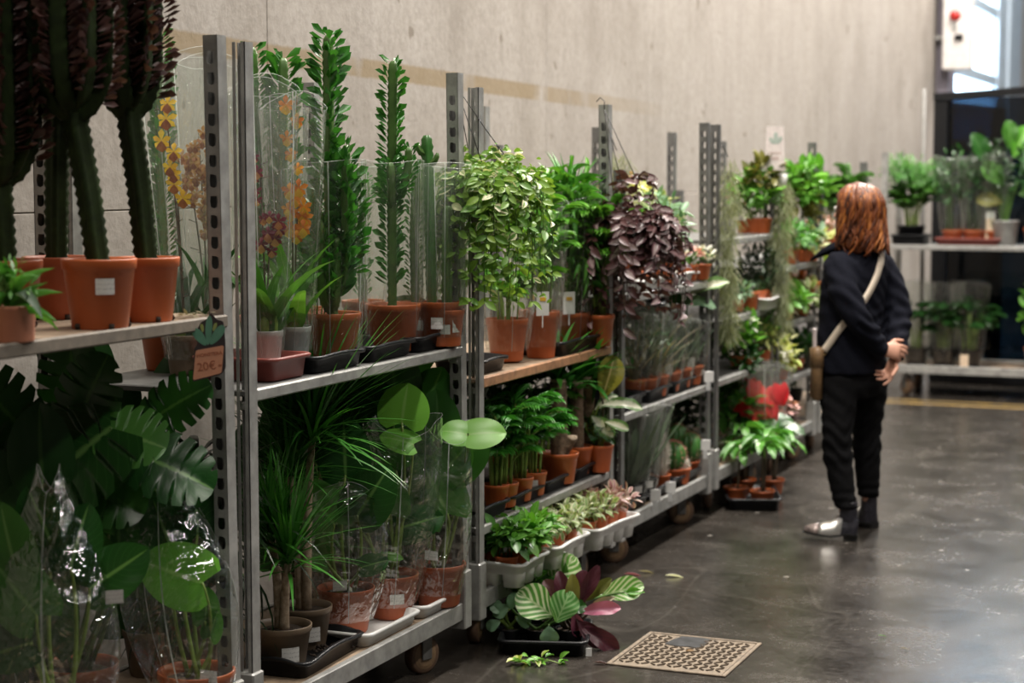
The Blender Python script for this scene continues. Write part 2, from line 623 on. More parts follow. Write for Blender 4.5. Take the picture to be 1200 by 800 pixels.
gm, nt, b = new_mat('window_glass')
nt.nodes.remove(b)
t_ = N_(nt, 'ShaderNodeBsdfTransparent'); g_ = N_(nt, 'ShaderNodeBsdfGlossy'); g_.inputs['Roughness'].default_value = .03
x_ = N_(nt, 'ShaderNodeMixShader')
for a, b_ in ((pane_fac(nt, .03), x_.inputs[0]), (t_.outputs[0], x_.inputs[1]), (g_.outputs[0], x_.inputs[2]), (x_.outputs[0], nt.nodes['Material Output'].inputs[0])):
    nt.links.new(a, b_)
part('pane', g, gm, win, False)
g = Geo()
for z in (4.7, 6.2, 7.9, 9.6):
    bbox(g, (-3.30, 24.45, z - .06), (-3.21, 33.0, z + .06), .01)
w2 = structure('window_2', g, MAT['alu'])
g = Geo(); box(g, (-3.245, 24.45, 4.6), (-3.24, 33, 9.7)); part('pane', g, gm, w2, False)
for y_ in (27.3, 30.2):
    g = Geo(); bbox(g, (-3.32, y_ - .06, 4.6), (-3.2, y_ + .06, 9.8), .01); part('mullion', g, MAT['alu'], w2, False)
# steel column at the end of the concrete
g = Geo(); bbox(g, (WX, 18.5, 0), (WX + .12, 18.9, 9.8), .01); structure('trim_1', g, MAT['lilac'])

# control box on the column
cb = thing('control_box', 'pale grey electrical control box with red push button, high on the window column', 'control box', (-2.96, 18.4, 2.6))
g = Geo(); bbox(g, (-.15, -.12, 0), (.12, .10, 1.05), .012); part('case', g, plain('pale_grey_steel', (.62, .59, .57), .5), cb, False)
g = Geo(); tube(g, [(-.03, -.12, .52), (-.03, -.15, .52)], [.055, .045], 16); part('push_button', g, plain('red_plastic', (.42, .02, .015), .35), cb)
g = Geo(); bbox(g, (-.06, -.126, .37), (-.01, -.12, .45), .004); part('key_switch', g, MAT['galv'], cb, False)
g = Geo(); bbox(g, (-.03, -.14, .28), (.05, -.12, .34), .004); part('switch', g, MAT['black'], cb, False)
g = Geo(); bbox(g, (-.24, -.02, .3), (-.15, .02, .34), .004); part('bracket', g, MAT['galv'], cb, False)

# yellow lines painted on the floor across the aisle
g = Geo(); box(g, (-3.1, 12.72, 0), (6, 12.78, .0012)); box(g, (-3.1, 12.92, 0), (6, 12.96, .0012))
structure('floor_markings', g, plain('worn_yellow_paint', (.42, .27, .06), .5, 0, .4, 8, col2=(.16, .12, .07)))

# cast manhole cover in its frame, raised zigzag bars, a patched rectangle
mc = thing('manhole_cover', 'sandy square manhole cover with a raised zigzag pattern set in the floor', 'manhole cover', (-1.770, 5.718, 0))
iron = plain('sandy_cast_iron', (.20, .155, .108), .7, 0, .4, 40, .2)
irondark = plain('dirt_in_iron', (.085, .063, .043), .9, 0, .3, 40)
g = Geo()
for lo, hi in (((-.20, -.225, 0), (-.186, .225, .006)), ((.186, -.225, 0), (.20, .225, .006)), ((-.186, -.225, 0), (.186, -.211, .006)), ((-.186, .211, 0), (.186, .225, .006))):
    bbox(g, lo, hi, .002)
part('frame', g, iron, mc, False)
g = Geo(); bbox(g, (-.183, -.208, 0), (.183, .208, .0035), .001); part('plate', g, iron, mc, False)
g = Geo()
for i in range(13):
    for j in range(15):
        x, y = -.165 + i * .0272, -.175 + j * .0252
        if -.09 < x < .02 and y > .075 or abs(x - .005) < .02 and abs(y - .03) < .02:
            continue
        a = (PI / 4 if (i + j) % 2 else -PI / 4)
        ca, sa = math.cos(a) * .0125, math.sin(a) * .0125
        nx, ny = -sa * .17, ca * .17
        V = [(x - ca - nx, y - sa - ny, .003), (x + ca - nx, y + sa - ny, .003), (x + ca + nx, y + sa + ny, .003), (x - ca + nx, y - sa + ny, .003)]
        V += [(p[0], p[1], .0075) for p in V]
        g.add(V, [(4, 5, 6, 7), (0, 1, 5, 4), (1, 2, 6, 5), (2, 3, 7, 6), (3, 0, 4, 7)])
part('bar', g, irondark, mc, False, kind='stuff')
g = Geo(); loft(g, [[(x, y, z) for x, y in ((-.10, .085), (-.06, .072), (-.01, .078), (.018, .070), (.030, .12), (.026, .20), (-.02, .208), (-.075, .200), (-.092, .15))] for z in (.003, .0062)]); part('patch', g, plain('dark_wet_patch', (.05, .052, .055), .35, 0, .5, 30), mc, False)
g = Geo(); tube(g, [(.005, .03, .003), (.005, .03, .007)], .013, 12); part('lifting_key_hole', g, plain('rusty_iron', (.16, .09, .03), .7), mc)

# ================================================================== TROLLEYS
POST = .041


def post_mesh(h, left=False, through=False, dark=False):
    """U-channel upright: aisle side smooth, two sides pierced by a row of slots."""
    s = POST / 2
    t = .0022
    g = Geo()
    pitch = .05
    n = int((h - .04) / pitch)
    z0 = .02

    def face(P):      # P maps (u in -1..1, z, depth) to a point
        ko = [(-1, 0), (0, 0), (1, 0), (1, .5), (1, 1), (0, 1), (-1, 1), (-1, .5)]
        for k in range(n):
            zb = z0 + k * pitch
            hz = .034 if k % 2 else .031
            ki = [(-.44, .12), (0, .02), (.44, .12), (.55, .5), (.44, .9 if k % 2 else 1), (0, 1), (-.44, 1), (-.55, .5)]
            V, Q = [], []
            for d in (0, t):
                V += [P(u, zb + v * pitch, d) for u, v in ko]
                V += [P(u, zb + .008 + v * hz, d) for u, v in ki]
            for q in range(8):
                r = (q + 1) % 8
                Q += [(q, r, 8 + r, 8 + q), (16 + r, 16 + q, 24 + q, 24 + r), (8 + q, 8 + r, 24 + r, 24 + q)]
            g.add(V, Q)
        for a, b in ((0, z0), (z0 + n * pitch, h)):
            g.add([P(-1, a, 0), P(1, a, 0), P(1, b, 0), P(-1, b, 0), P(-1, a, t), P(1, a, t), P(1, b, t), P(-1, b, t)],
                  [(0, 1, 2, 3), (7, 6, 5, 4), (3, 2, 6, 7)])
    if not left:
        face(lambda u, z, d: (u * s, -s + d, z))
    else:
        box(g, (-s, -s + .008, 0), (-s + .009, -s + .010, h)); box(g, (s - .012, -s, 0), (s, -s + t, h))
    if through or left:
        face(lambda u, z, d: (-u * s, s - d, z))
    else:
        box(g, (-s, s - t, 0), (s, s, h)); box(g, (-s, -s, 0), (-s + t, s, h))
    box(g, (s - t, -s, 0), (s, s, h))
    box(g, (-s, s - .008, 0), (-s + t, s, h))
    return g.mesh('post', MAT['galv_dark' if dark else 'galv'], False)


POSTS = {}


def wheel_mesh():
    g = Geo()
    tube(g, [(-.018, 0, 0), (-.015, 0, 0), (.015, 0, 0), (.018, 0, 0)], [.052, .060, .060, .052], 24)
    return g.mesh('wheel', MAT['rubber'])


def hub_mesh():
    g = Geo()
    tube(g, [(-.021, 0, 0), (-.0185, 0, 0), (.0185, 0, 0), (.021, 0, 0)], [.034, .045, .045, .034], 20)
    tube(g, [(-.028, 0, 0), (.028, 0, 0)], .009, 10)
    return g.mesh('hub', MAT['hub'], False)


def fork_mesh():
    g = Geo()
    for s in (-1, 1):
        bbox(g, (s * .026 - .003, -.020, -.012), (s * .026 + .003, .020, .075), .002)
    bbox(g, (-.029, -.03, .068), (.029, .03, .078), .003)
    tube(g, [(0, 0, .078), (0, 0, .092)], .018, 12)
    return g.mesh('fork', MAT['galv_dark'], False)


def hook_mesh():
    g = Geo(); bbox(g, (-.02, -.012, -.011), (.012, .012, .011), .003)
    return g.mesh('hook', MAT['galv'], False)


HOOK = hook_mesh()
WM, HM, FM = wheel_mesh(), hub_mesh(), fork_mesh()
FX, RX = -2.408, -2.940       # post centres, front and rear


def trolley(label, y0, y1, shelves, h=(1.9, 1.9, 1.9, 1.9), fx=FX, deckmat='wood', rearmost=RX, casters=(.4, -.4, .3, -.6)):
    L = y1 - y0
    t = thing('plant_trolley', label, 'trolley', (fx, y0, 0), 0, 'plant trolleys along the wall')
    D = fx - rearmost
    base = .17
    for (dx, dy), hh, tilt in zip(((0, POST / 2), (0, L - POST / 2), (-D, POST / 2), (-D, L - POST / 2)), h, (0, .008, -.004, 0)):
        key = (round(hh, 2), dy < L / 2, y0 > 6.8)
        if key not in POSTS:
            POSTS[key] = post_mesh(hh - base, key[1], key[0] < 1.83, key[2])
        put('post', POSTS[key], t, (dx, dy, base), (tilt * .6, -tilt, 0))
        g = Geo(); bbox(g, (-.027, -.027, .12), (.027, .027, .31), .004)
        part('corner_socket', g, MAT['galv'], t, False, loc=(dx, dy, 0))
    # deck
    g = Geo()
    bbox(g, (-.005, .03, .150), (.018, L - .03, .208), .003)
    bbox(g, (-D - .018, .03, .150), (-D + .005, L - .03, .208), .003)
    bbox(g, (-D, .0, .150), (0, .024, .205), .003)
    bbox(g, (-D, L - .024, .150), (0, L, .205), .003)
    part('deck_frame', g, MAT['galv'], t, False)
    g = Geo(); bbox(g, (-D, .024, .185), (-.004, L - .024, .203), .003)
    part('deck_board', g, MAT[deckmat], t, False)
    for i, (dx, dy) in enumerate(((-.07, .17), (-.07, L - .17), (-D + .07, .17), (-D + .07, L - .17))):
        f = put('caster', FM, t, (dx, dy, .060), (0, 0, casters[i]))
        put('wheel', WM, f); put('hub', HM, f)
    for z, style in shelves:
        g = Geo(); bbox(g, (-D - .01, .02, z - .016), (.0, L - .02, z), .003)
        s = part('shelf', g, MAT['wood' if style != 'steel' else 'galv_dark'], t, False)
        g = Geo()
        if style == 'wood':
            bbox(g, (.0, .025, z - .034), (.016, L - .025, z + .001), .004)
        else:
            bbox(g, (.0, .03, z - .030), (.016, L - .03, z + .002), .004)
        part('front_rail', g, MAT['wood_edge' if style == 'wood' else 'rail_grey' if style == 'grey' else 'galv'], s, False)
        for dx in (-.01, -D + .01):
            for dy in (.036, L - .036):
                put('hook', HOOK, s, (dx, dy, z - .04))
    return t


trolley('steel plant trolley nearest the camera, carrying tall red-leaved euphorbias', 2.56, 3.93, [(1.235, 'grey')], (1.9, 1.92, 1.9, 1.86))
trolley('steel plant trolley carrying bagged green euphorbias and orchids above philodendrons', 3.985, 5.345, [(1.035, 'steel')], (1.91, 1.90, 1.9, 1.88))
trolley('steel plant trolley with a brown wooden shelf of palms above yucca plants', 5.425, 6.745, [(.918, 'wood'), (.425, 'steel')], (1.86, 1.85, 1.88, 1.85), casters=(.2, -.15, .3, -.6))
trolley('steel plant trolley whose lowest shelf holds snake plants and small cacti', 6.825, 8.07, [(1.10, 'steel'), (.625, 'steel')], (1.60, 1.815, 1.7, 1.80), casters=(-1.1, -1.0, .3, -.6))
trolley('steel plant trolley with a white tray of small pots beside the red anthuriums', 8.15, 9.2, [(1.28, 'steel'), (.905, 'steel'), (.625, 'steel')], (1.81, 1.60, 1.74, 1.80))
trolley('steel plant trolley with the hanging orange price tag and white-flowered plants', 9.27, 10.13, [(1.10, 'steel'), (.80, 'steel'), (.50, 'steel')], (1.58, 1.76, 1.5, 1.77))
trolley('steel plant trolley at the far end of the row, behind the red-haired person', 10.21, 11.5, [(1.10, 'steel'), (.65, 'steel')], (1.66, 1.66, 1.6, 1.6))

# trolley standing crosswise at the end of the aisle
t = thing('plant_trolley', 'steel plant trolley standing crosswise in front of the dark glass booth', 'trolley', (-2.63, 13.2, 0))
for dx, dy, hh in ((0, 0, 1.74), (2.0, 0, 1.74), (0, .55, 1.74), (2.0, .55, 1.74)):
    if (hh, False) not in POSTS:
        POSTS[hh, False] = post_mesh(hh - .17)
    put('post', POSTS[hh, False], t, (dx, dy, .17), (0, 0, -PI / 2))
g = Geo(); bbox(g, (0, -.02, .165), (2.0, 0, .225), .003); bbox(g, (0, .55, .165), (2.0, .57, .225), .003); part('deck_frame', g, MAT['galv'], t, False)
g = Geo(); bbox(g, (.02, 0, .185), (1.98, .55, .205), .003); part('deck_board', g, MAT['wood'], t, False)
g = Geo(); bbox(g, (.02, 0, 1.065), (1.98, .55, 1.08), .003); s_ = part('shelf', g, MAT['galv_dark'], t, False)
g = Geo(); bbox(g, (.02, -.018, 1.05), (1.98, 0, 1.084), .003); part('front_rail', g, MAT['galv'], s_, False)
for dx, dy in ((.17, .08), (1.83, .08), (.17, .47), (1.83, .47)):
    f = put('caster', FM, t, (dx, dy, .06), (0, 0, rnd.uniform(0, 1.2))); f.scale = (1, 1, 1)
    put('wheel', WM, f); put('hub', HM, f)

# dark glass booth behind it
bt = thing('glass_booth', 'black-framed booth of dark tinted glass behind the crosswise trolley', 'booth', (-2.46, 14.15, 0), -.12)
bl = MAT['black']
g = Geo(); bbox(g, (0, 0, 0), (.11, .11, 2.14), .008); part('post', g, bl, bt, False)
g = Geo(); bbox(g, (1.9, 0, 0), (2.0, .11, 2.20), .008); part('post', g, bl, bt, False)
g = Geo(); V = [(0, -.01, 2.14), (2.0, -.01, 2.24), (2.0, .12, 2.24), (0, .12, 2.14)]
loft(g, [V, [(x, y, z + .055) for x, y, z in V]]); part('top_rail', g, bl, bt, False)
g = Geo(); bbox(g, (.11, 0, .0), (1.9, .08, .10), .006); part('bottom_rail', g, bl, bt, False)
tm, nt, b = new_mat('tinted_glass')
nt.nodes.remove(b)
t_ = N_(nt, 'ShaderNodeBsdfTransparent'); t_.inputs[0].default_value = (.11, .165, .215, 1)
g_ = N_(nt, 'ShaderNodeBsdfGlossy'); g_.inputs['Roughness'].default_value = .05
x_ = N_(nt, 'ShaderNodeMixShader')
for a, b_ in ((pane_fac(nt, .03), x_.inputs[0]), (t_.outputs[0], x_.inputs[1]), (g_.outputs[0], x_.inputs[2]), (x_.outputs[0], nt.nodes['Material Output'].inputs[0])):
    nt.links.new(a, b_)
g = Geo(); box(g, (.11, .04, .10), (1.9, .05, 2.16)); part('pane', g, tm, bt, False)
g = Geo(); box(g, (.05, .11, .10), (.06, 1.6, 2.14)); part('pane', g, tm, bt, False)
g = Geo(); bbox(g, (0, 1.6, 0), (.11, 1.7, 2.14), .008); part('post', g, bl, bt, False)
g = Geo(); tube(g, [(-2.47, 13.9, 0), (-2.49, 13.9, 2.22)], .016, 10)
tag(part('pole', g, plain('dull_grey_steel', (.16, .155, .145), .6), None), 'thin pale grey pole rising beside the left edge of the dark glass booth', 'pole')


# ================================================================== PLANT PARTS
def sticker_mat():
    m, nt, b = new_mat('white_sticker')
    uv = coords(nt, 'UV', (9, 5, 1))
    n = noise_(nt, 2.2, 2, .5, uv)
    sep = N_(nt, 'ShaderNodeSeparateXYZ'); nt.links.new(coords(nt, 'UV'), sep.inputs[0])
    row = ramp_(nt, math_(nt, 'SINE', math_(nt, 'MULTIPLY', sep.outputs[1], 22)), [(.3, 0.), (.6, 1.)])
    f = math_(nt, 'MULTIPLY', ramp_(nt, n, [(.5, 0.), (.58, 1.)]), math_(nt, 'MULTIPLY', row, .6))
    nt.links.new(mix_(nt, f, (.74, .73, .70), (.22, .22, .22)), b.inputs['Base Color'])
    b.inputs['Roughness'].default_value = .45
    return m


MAT['sticker'] = sticker_mat()
G = {}
def LM(k, *a, **kw):
    MAT[k] = leaf_mat(k + '_leaf', *a, **kw)


LM('green', (.045, .16, .022), (.09, .24, .035), rib=(.12, .28, .07))
LM('bright', (.09, .30, .03), (.17, .42, .05), rib=(.25, .45, .12))
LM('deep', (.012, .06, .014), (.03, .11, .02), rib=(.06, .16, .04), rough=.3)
LM('monstera', (.014, .070, .014), (.026, .105, .020), pat='vein', c3=(.035, .13, .03), rib=(.14, .30, .08), rough=.28, trans=.2)
LM('heart', (.055, .19, .035), (.085, .25, .05), pat='vein', c3=(.09, .25, .05), rib=(.2, .4, .12), rough=.33, trans=.32)
LM('heartbright', (.13, .42, .045), (.20, .50, .07), pat='vein', c3=(.2, .5, .09), rib=(.3, .58, .15), rough=.35, trans=.35)
LM('purple', (.055, .022, .024), (.11, .045, .045), rough=.4, trans=.18)
LM('redgreen', (.045, .018, .018), (.115, .055, .048), rough=.4, trans=.15)
LM('trigona', (.03, .15, .022), (.06, .24, .035), rough=.4)
MAT['cactus_green'] = plain('cactus_green', (.045, .16, .03), .45, 0, .25, 25)
LM('variegated', (.09, .24, .04), (.18, .36, .06), pat='edge', c3=(.80, .78, .50), rough=.4, trans=.3)
LM('limegreen', (.26, .44, .05), (.50, .58, .12), pat='edge', c3=(.70, .72, .30), rough=.4, trans=.3)
LM('plum', (.060, .024, .030), (.15, .075, .085), pat='centre', c3=(.25, .19, .185), rough=.28, trans=.1)
LM('calathea', (.10, .30, .05), (.16, .40, .07), pat='stripe', c3=(.66, .76, .48), rib=(.45, .6, .3), rough=.35, trans=.25)
LM('calathea_dark', (.07, .24, .05), (.10, .30, .06), pat='stripe', c3=(.26, .46, .18), rib=(.3, .5, .2), rough=.35, trans=.25)
LM('cordyline', (.045, .010, .016), (.10, .022, .035), pat='stripe', c3=(.07, .02, .03), rough=.35, trans=.2)
LM('pinkleaf', (.30, .07, .13), (.45, .13, .22), pat='vein', c3=(.62, .32, .40), rough=.4)
LM('olive', (.09, .10, .02), (.20, .19, .04), pat='vein', c3=(.04, .05, .015), rough=.4)
LM('silver', (.10, .24, .12), (.22, .38, .22), pat='vein', c3=(.55, .68, .5), rough=.4)
LM('cream', (.42, .46, .26), (.60, .60, .40), pat='centre', c3=(.20, .32, .10), rough=.4, trans=.3)
LM('pinkcream', (.50, .40, .30), (.62, .50, .42), pat='centre', c3=(.38, .16, .17), rough=.4)
LM('white_leaf', (.10, .22, .06), (.16, .30, .10), pat='centre', c3=(.72, .74, .58), rough=.38)
LM('elastica', (.34, .31, .06), (.42, .38, .09), pat='centre', c3=(.17, .17, .04), rib=(.5, .4, .2), rough=.3, trans=.35)
LM('moss', (.20, .225, .13), (.34, .37, .23), rough=.8, trans=.35)
LM('fern', (.05, .20, .03), (.12, .34, .05), rough=.45)
LM('snake', (.045, .085, .05), (.10, .15, .085), pat='stripe', c3=(.16, .21, .13), rough=.35, trans=.05)
LM('grey', (.08, .14, .09), (.15, .22, .15), rough=.5)
LM('orange', (.62, .16, .012), (.78, .32, .02), rough=.5, trans=.35)
LM('yellow', (.70, .40, .02), (.80, .55, .05), rough=.5, trans=.35)
LM('russet', (.22, .05, .02), (.34, .11, .03), rough=.5, trans=.3)
LM('speckled', (.50, .30, .10), (.46, .18, .09), rough=.5, trans=.35)
LM('maroon', (.12, .012, .03), (.2, .02, .05), rough=.5, trans=.3)
LM('red', (.62, .012, .02), (.75, .04, .05), rough=.3, trans=.15)
LM('pink', (.60, .26, .24), (.78, .46, .42), rough=.5, trans=.3)
LM('whitefl', (.78, .78, .70), (.85, .85, .80), rough=.5, trans=.3)
LM('magenta', (.38, .06, .17), (.55, .16, .28), rough=.5, trans=.3)
LM('dry', (.20, .17, .10), (.32, .28, .18), rough=.7)
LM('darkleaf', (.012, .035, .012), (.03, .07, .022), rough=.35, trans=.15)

ell = lambda v: math.sin(PI * min(1, v * .96 + .02)) ** .75
lance = lambda v: (math.sin(PI * v ** .75)) ** .9
obov = lambda v: math.sin(PI * v ** 1.5) ** .8 if v < 1 else 0
heartw = lambda v: (math.sin(PI * min(1, (v * .80 + .20))) ** .62) * (1 if v > .02 else .75)
bladew = lambda v: (1 - v) ** .6 * (.35 + .65 * min(1, v * 6))

T_ELL = leaf_tpl(ell, 4, 2, .7, .18)
T_FLAT = leaf_tpl(ell, 4, 2, .25, .1)
T_LANCE = leaf_tpl(lance, 5, 2, .9, .2)
T_BLADE = leaf_tpl(bladew, 6, 1, .9, 0)
T_ARCH = leaf_tpl(bladew, 7, 1, 1.9, 0)
T_STIFF = leaf_tpl(bladew, 5, 1, .25, 0)
T_OBOV = leaf_tpl(obov, 3, 2, -.6, .15)
T_DRAC = leaf_tpl(bladew, 6, 1, .55, 0)
T_TINY = leaf_tpl(ell, 2, 1, .4, 0)
T_BROAD = leaf_tpl(ell, 10, 6, .55, .12, .25, .5)
T_BROADC = leaf_tpl(ell, 10, 6, 1.3, .05, .25, .7)
T_PETAL = leaf_tpl(obov, 3, 2, .9, .1)


def heart_tpl(slits=False, droop=.5):
    nv, nu = (44, 8) if slits else (14, 8)
    v = np.linspace(0, 1, nv + 1)
    u = np.linspace(-1, 1, nu + 1)
    vv, uu = np.meshgrid(v, u, indexing='ij')
    a = np.abs(uu)
    W = np.array([max(heartw(x), .015) for x in v])
    if slits:
        s = np.abs(((v * 7.0 + .2) % 1) - .5) * 2          # 1 at a slit
        cut = 1 - .5 * np.clip((s - .72) / .2, 0, 1) * (v > .1) * (v < .93)
        W = W * cut
    x = uu * W[:, None] / 2
    y = vv - .26 * a * np.clip(1 - vv * 1.3, 0, 1) + (.16 * a * W[:, None] if slits else .05 * a)
    z = .10 * a * W[:, None] - droop * .4 * vv ** 2 - .10 * (a * W[:, None]) ** 2
    V = np.stack([x, y, z], -1).reshape(-1, 3)
    i = np.arange(nv)[:, None]; j = np.arange(nu)[None]; m = nu + 1
    Q = np.stack([i * m + j, i * m + j + 1, (i + 1) * m + j + 1, (i + 1) * m + j], -1).reshape(-1, 4)
    return V, Q, np.stack([(uu + 1) / 2, vv], -1).reshape(-1, 2)


T_HEART = heart_tpl(False)
T_MONST = heart_tpl(True)
_LEAFMESH = {}


def leafmesh(tpl, mat):
    k = (id(tpl), mat)
    if k not in _LEAFMESH:
        g = Geo(); g.add(tpl[0], tpl[1], None, tpl[2])
        _LEAFMESH[k] = g.mesh('leaf', MAT[mat])
    return _LEAFMESH[k]


def leaf(root, tpl, mat, P, D, N, L, W, name='leaf', label=None):
    return put(name, leafmesh(tpl, mat), root, mtx=leaf_mtx(P, np.array(D, float), np.array(N, float), L, W), label=label)


def pot(root, r, h, mat='terra', z=0.0, rb=None, soil='soil', feet=False):
    rb = rb or r * .76
    g = Geo()
    hr = h * .84
    prof = [(.0005, 0), (rb * .96, 0), (rb, .004), (r * .955, hr), (r * 1.0, hr + .002), (r * 1.02, h - .003), (r * 1.01, h), (r * .965, h - .001), (r * .94, hr * .97)]
    lathe(g, [(a, z + b) for a, b in prof], 28)
    p = part('pot', g, MAT[mat], root)
    if feet:
        for k in range(5):
            a = k * 2 * PI / 5 + .3
            g = Geo()
            tube(g, [(rb * .985 * math.cos(a + d), rb * .985 * math.sin(a + d), z + .007) for d in (-.09, 0, .09)], .0075, 6)
            part('drain_hole', g, MAT['soil'], p)
    g = Geo()
    n = 18
    c, s = circ(n)
    R = [np.stack([q * c, q * s, np.full(n, z + zz) + np.array([rnd.uniform(-.003, .003) for _ in range(n)])], -1)
         for q, zz in ((r * .95, h * .80), (r * .7, h * .87), (r * .35, h * .89))]
    loft(g, R, False, True)
    part('soil', g, MAT[soil], root)
    return p


def sticker(root, r, z, ang, w=.04, h=.028, tilt=0.0, mat='sticker'):
    """A paper price sticker wrapped on the pot; ang is in the root's own frame."""
    g = Geo()
    V, U = [], []
    for i in range(4):
        for j in range(2):
            a = ang + (i / 3 - .5) * w / r
            V.append(((r + .0015) * math.cos(a), (r + .0015) * math.sin(a), z + (j - .5) * h + tilt * (i / 3 - .5) * w)); U.append((i / 3, j))
    g.add(V, [(i * 2, i * 2 + 2, i * 2 + 3, i * 2 + 1) for i in range(3)], None, U)
    return part('price_sticker', g, MAT[mat], root)


def flag(root, P, ang, w=.03, h=.022, tilt=.0, name='plant_label', mat='sticker'):
    """A stiff card label standing in the pot or stuck on the film."""
    g = Geo()
    c, s = math.cos(ang), math.sin(ang)      # ang: the way the face looks
    X = np.array([-s, c, tilt]); N = np.array([c, s, .1])
    P = np.array(P, float)
    V = []
    for d in (0, -.0008):
        for a, b in ((-1, -1), (1, -1), (1, 1), (-1, 1)):
            V.append(P + X * a * w / 2 + np.array([0, 0, 1.0]) * b * h / 2 + N * d)
    g.add(V, [(0, 1, 2, 3), (7, 6, 5, 4), (0, 4, 5, 1), (2, 6, 7, 3)], None, [(0, 0), (1, 0), (1, 1), (0, 1)] * 2)
    return part(name, g, MAT[mat], root, False)


def sleeve(root, r0, z0, r1, z1, mat='film', wr=.05, seed=0, peaks=.03, flat=.0, at=(0, 0), bulge=0.0, lean=(0, 0)):
    """An open cone of clear film around a plant."""
    q = random.Random(seed)
    n, m = 40, 12
    ph = [q.uniform(0, 6.28) for _ in range(6)]
    V = []
    for i in range(m + 1):
        t = i / m
        r = r0 + (r1 - r0) * (t ** .85) + bulge * math.sin(PI * t)
        for j in range(n):
            a = 2 * PI * j / n
            w = 1 + wr * (.6 + .4 * t) * (math.sin(3 * a + ph[0] + t * 1.3) * .5 + math.sin(5 * a + ph[1] - t) * .35 + math.sin(9 * a + ph[2] + 2 * t) * .3 + (abs(math.sin(2 * a + ph[5])) < .12) * .7)
            w *= 1 - flat * t * abs(math.sin(a + ph[3]))
            z = z0 + (z1 - z0) * t + (peaks * (abs(math.cos(a + ph[4])) ** 2 - .5) if i == m else 0)
            V.append((at[0] + lean[0] * t + r * w * math.cos(a), at[1] + lean[1] * t + r * w * math.sin(a), z))
    g = Geo()
    loft(g, np.array(V).reshape(m + 1, n, 3), False, False)
    o = part('plastic_sleeve', g, MAT[mat], root)
    R = np.array(V).reshape(m + 1, n, 3)
    for k in (int(q.random() * 6), 13 + int(q.random() * 6), 26 + int(q.random() * 6)):  # pale seam strips, added so the film shows vertical highlights
        A, B = R[:, k], R[:, k] + (R[:, (k + 1) % n] - R[:, k]) * .22
        g = Geo(); loft(g, np.stack([A, B, B * 1.0 + [0, 0, .0001], A * 1.0 + [0, 0, .0001]], 1) + np.array([[0, 0, 0]]), False, False); part('seam_highlight', g, MAT['seam_highlight'], o)
    P = np.vstack([R[-1], R[-1][:1]])
    g = Geo(); tube(g, P, .0007, 4); part('rim', g, MAT['seam_highlight'], o)
    return o


def column(g, P, r, ribs=4, step=.011, wob=.10):
    """Ribbed succulent stem along the path P; returns its rib crests (point, outward, tangent)."""
    P = np.asarray(P, float)
    seg = np.linalg.norm(np.diff(P, axis=0), axis=1)
    s = np.concatenate([[0], np.cumsum(seg)])
    k = max(6, int(s[-1] / step))
    ss = np.linspace(0, s[-1], k)
    C = np.stack([np.interp(ss, s, P[:, i]) for i in range(3)], -1)
    for _ in range(3):
        C[1:-1] = (C[:-2] + C[1:-1] * 2 + C[2:]) / 4
    R = np.interp(ss, s, np.broadcast_to(np.asarray(r, float), (len(P),)))
    R = R * np.clip((s[-1] - ss) / .03 + .25, 0, 1) ** .5
    T, X, Y = frames(C)
    n = ribs * 4
    a = np.arange(n) * 2 * PI / n
    f = .56 + .44 * np.abs(np.cos(a * ribs / 2)) ** 2.2
    wv = 1 + wob * np.where(np.arange(k) % 2 == 0, 1, -1)[:, None] * (np.abs(np.cos(a * ribs / 2)) ** 6)[None]
    rr = R[:, None] * f[None] * wv
    V = C[:, None] + rr[..., None] * (np.cos(a)[None, :, None] * X[:, None] + np.sin(a)[None, :, None] * Y[:, None])
    loft(g, V, True, True)
    crest = []
    for j in range(ribs):
        o = math.cos(j * 2 * PI / ribs) * X + math.sin(j * 2 * PI / ribs) * Y
        crest.append((C + o * R[:, None] * .98, o, T))
    return crest


def crest_leaves(g, crest, L, W, every=2, start=0.0, up=.5, tpl=T_OBOV, q=rnd):
    for C, O, T in crest:
        k = len(C)
        idx = np.arange(int(k * start), k, every)
        if not len(idx):
            continue
        D = O[idx] + T[idx] * up + np.array([[q.uniform(-.35, .35) for _ in range(3)] for _ in idx])
        LL = np.array([L * q.uniform(.65, 1.15) * (1 if i < k - 4 else .8) for i in idx])
        Nn = T[idx] * .55 + O[idx] * .1 + np.array([[q.uniform(-.75, .75), q.uniform(-.75, .75), 0] for _ in idx])
        scatter(g, tpl, C[idx], D, Nn, LL, LL * W)


def blades(g, P, n, L, W, spread=1.0, tpl=T_ARCH, q=rnd, up=.5, aim=None):
    """A rosette of blades springing from P."""
    Ps, D, Ns, LL = [], [], [], []
    for k in range(n):
        a = k * 2.399 + q.uniform(-.2, .2)
        el = q.uniform(up - .55 * spread, up + .9)
        d = np.array([math.cos(a) * math.cos(el), math.sin(a) * math.cos(el), math.sin(el)])
        if aim is not None:
            d = d + np.array(aim)
        Ps.append(np.array(P) + np.array([q.uniform(-.006, .006), q.uniform(-.006, .006), q.uniform(-.03, .03)]))
        D.append(d)
        Ns.append(np.array([0, 0, 1]) + d * .01 + .15 * np.array([q.uniform(-1, 1), q.uniform(-1, 1), 0]))
        LL.append(L * q.uniform(.65, 1.1))
    scatter(g, tpl, Ps, D, Ns, LL, np.array([W] * n))


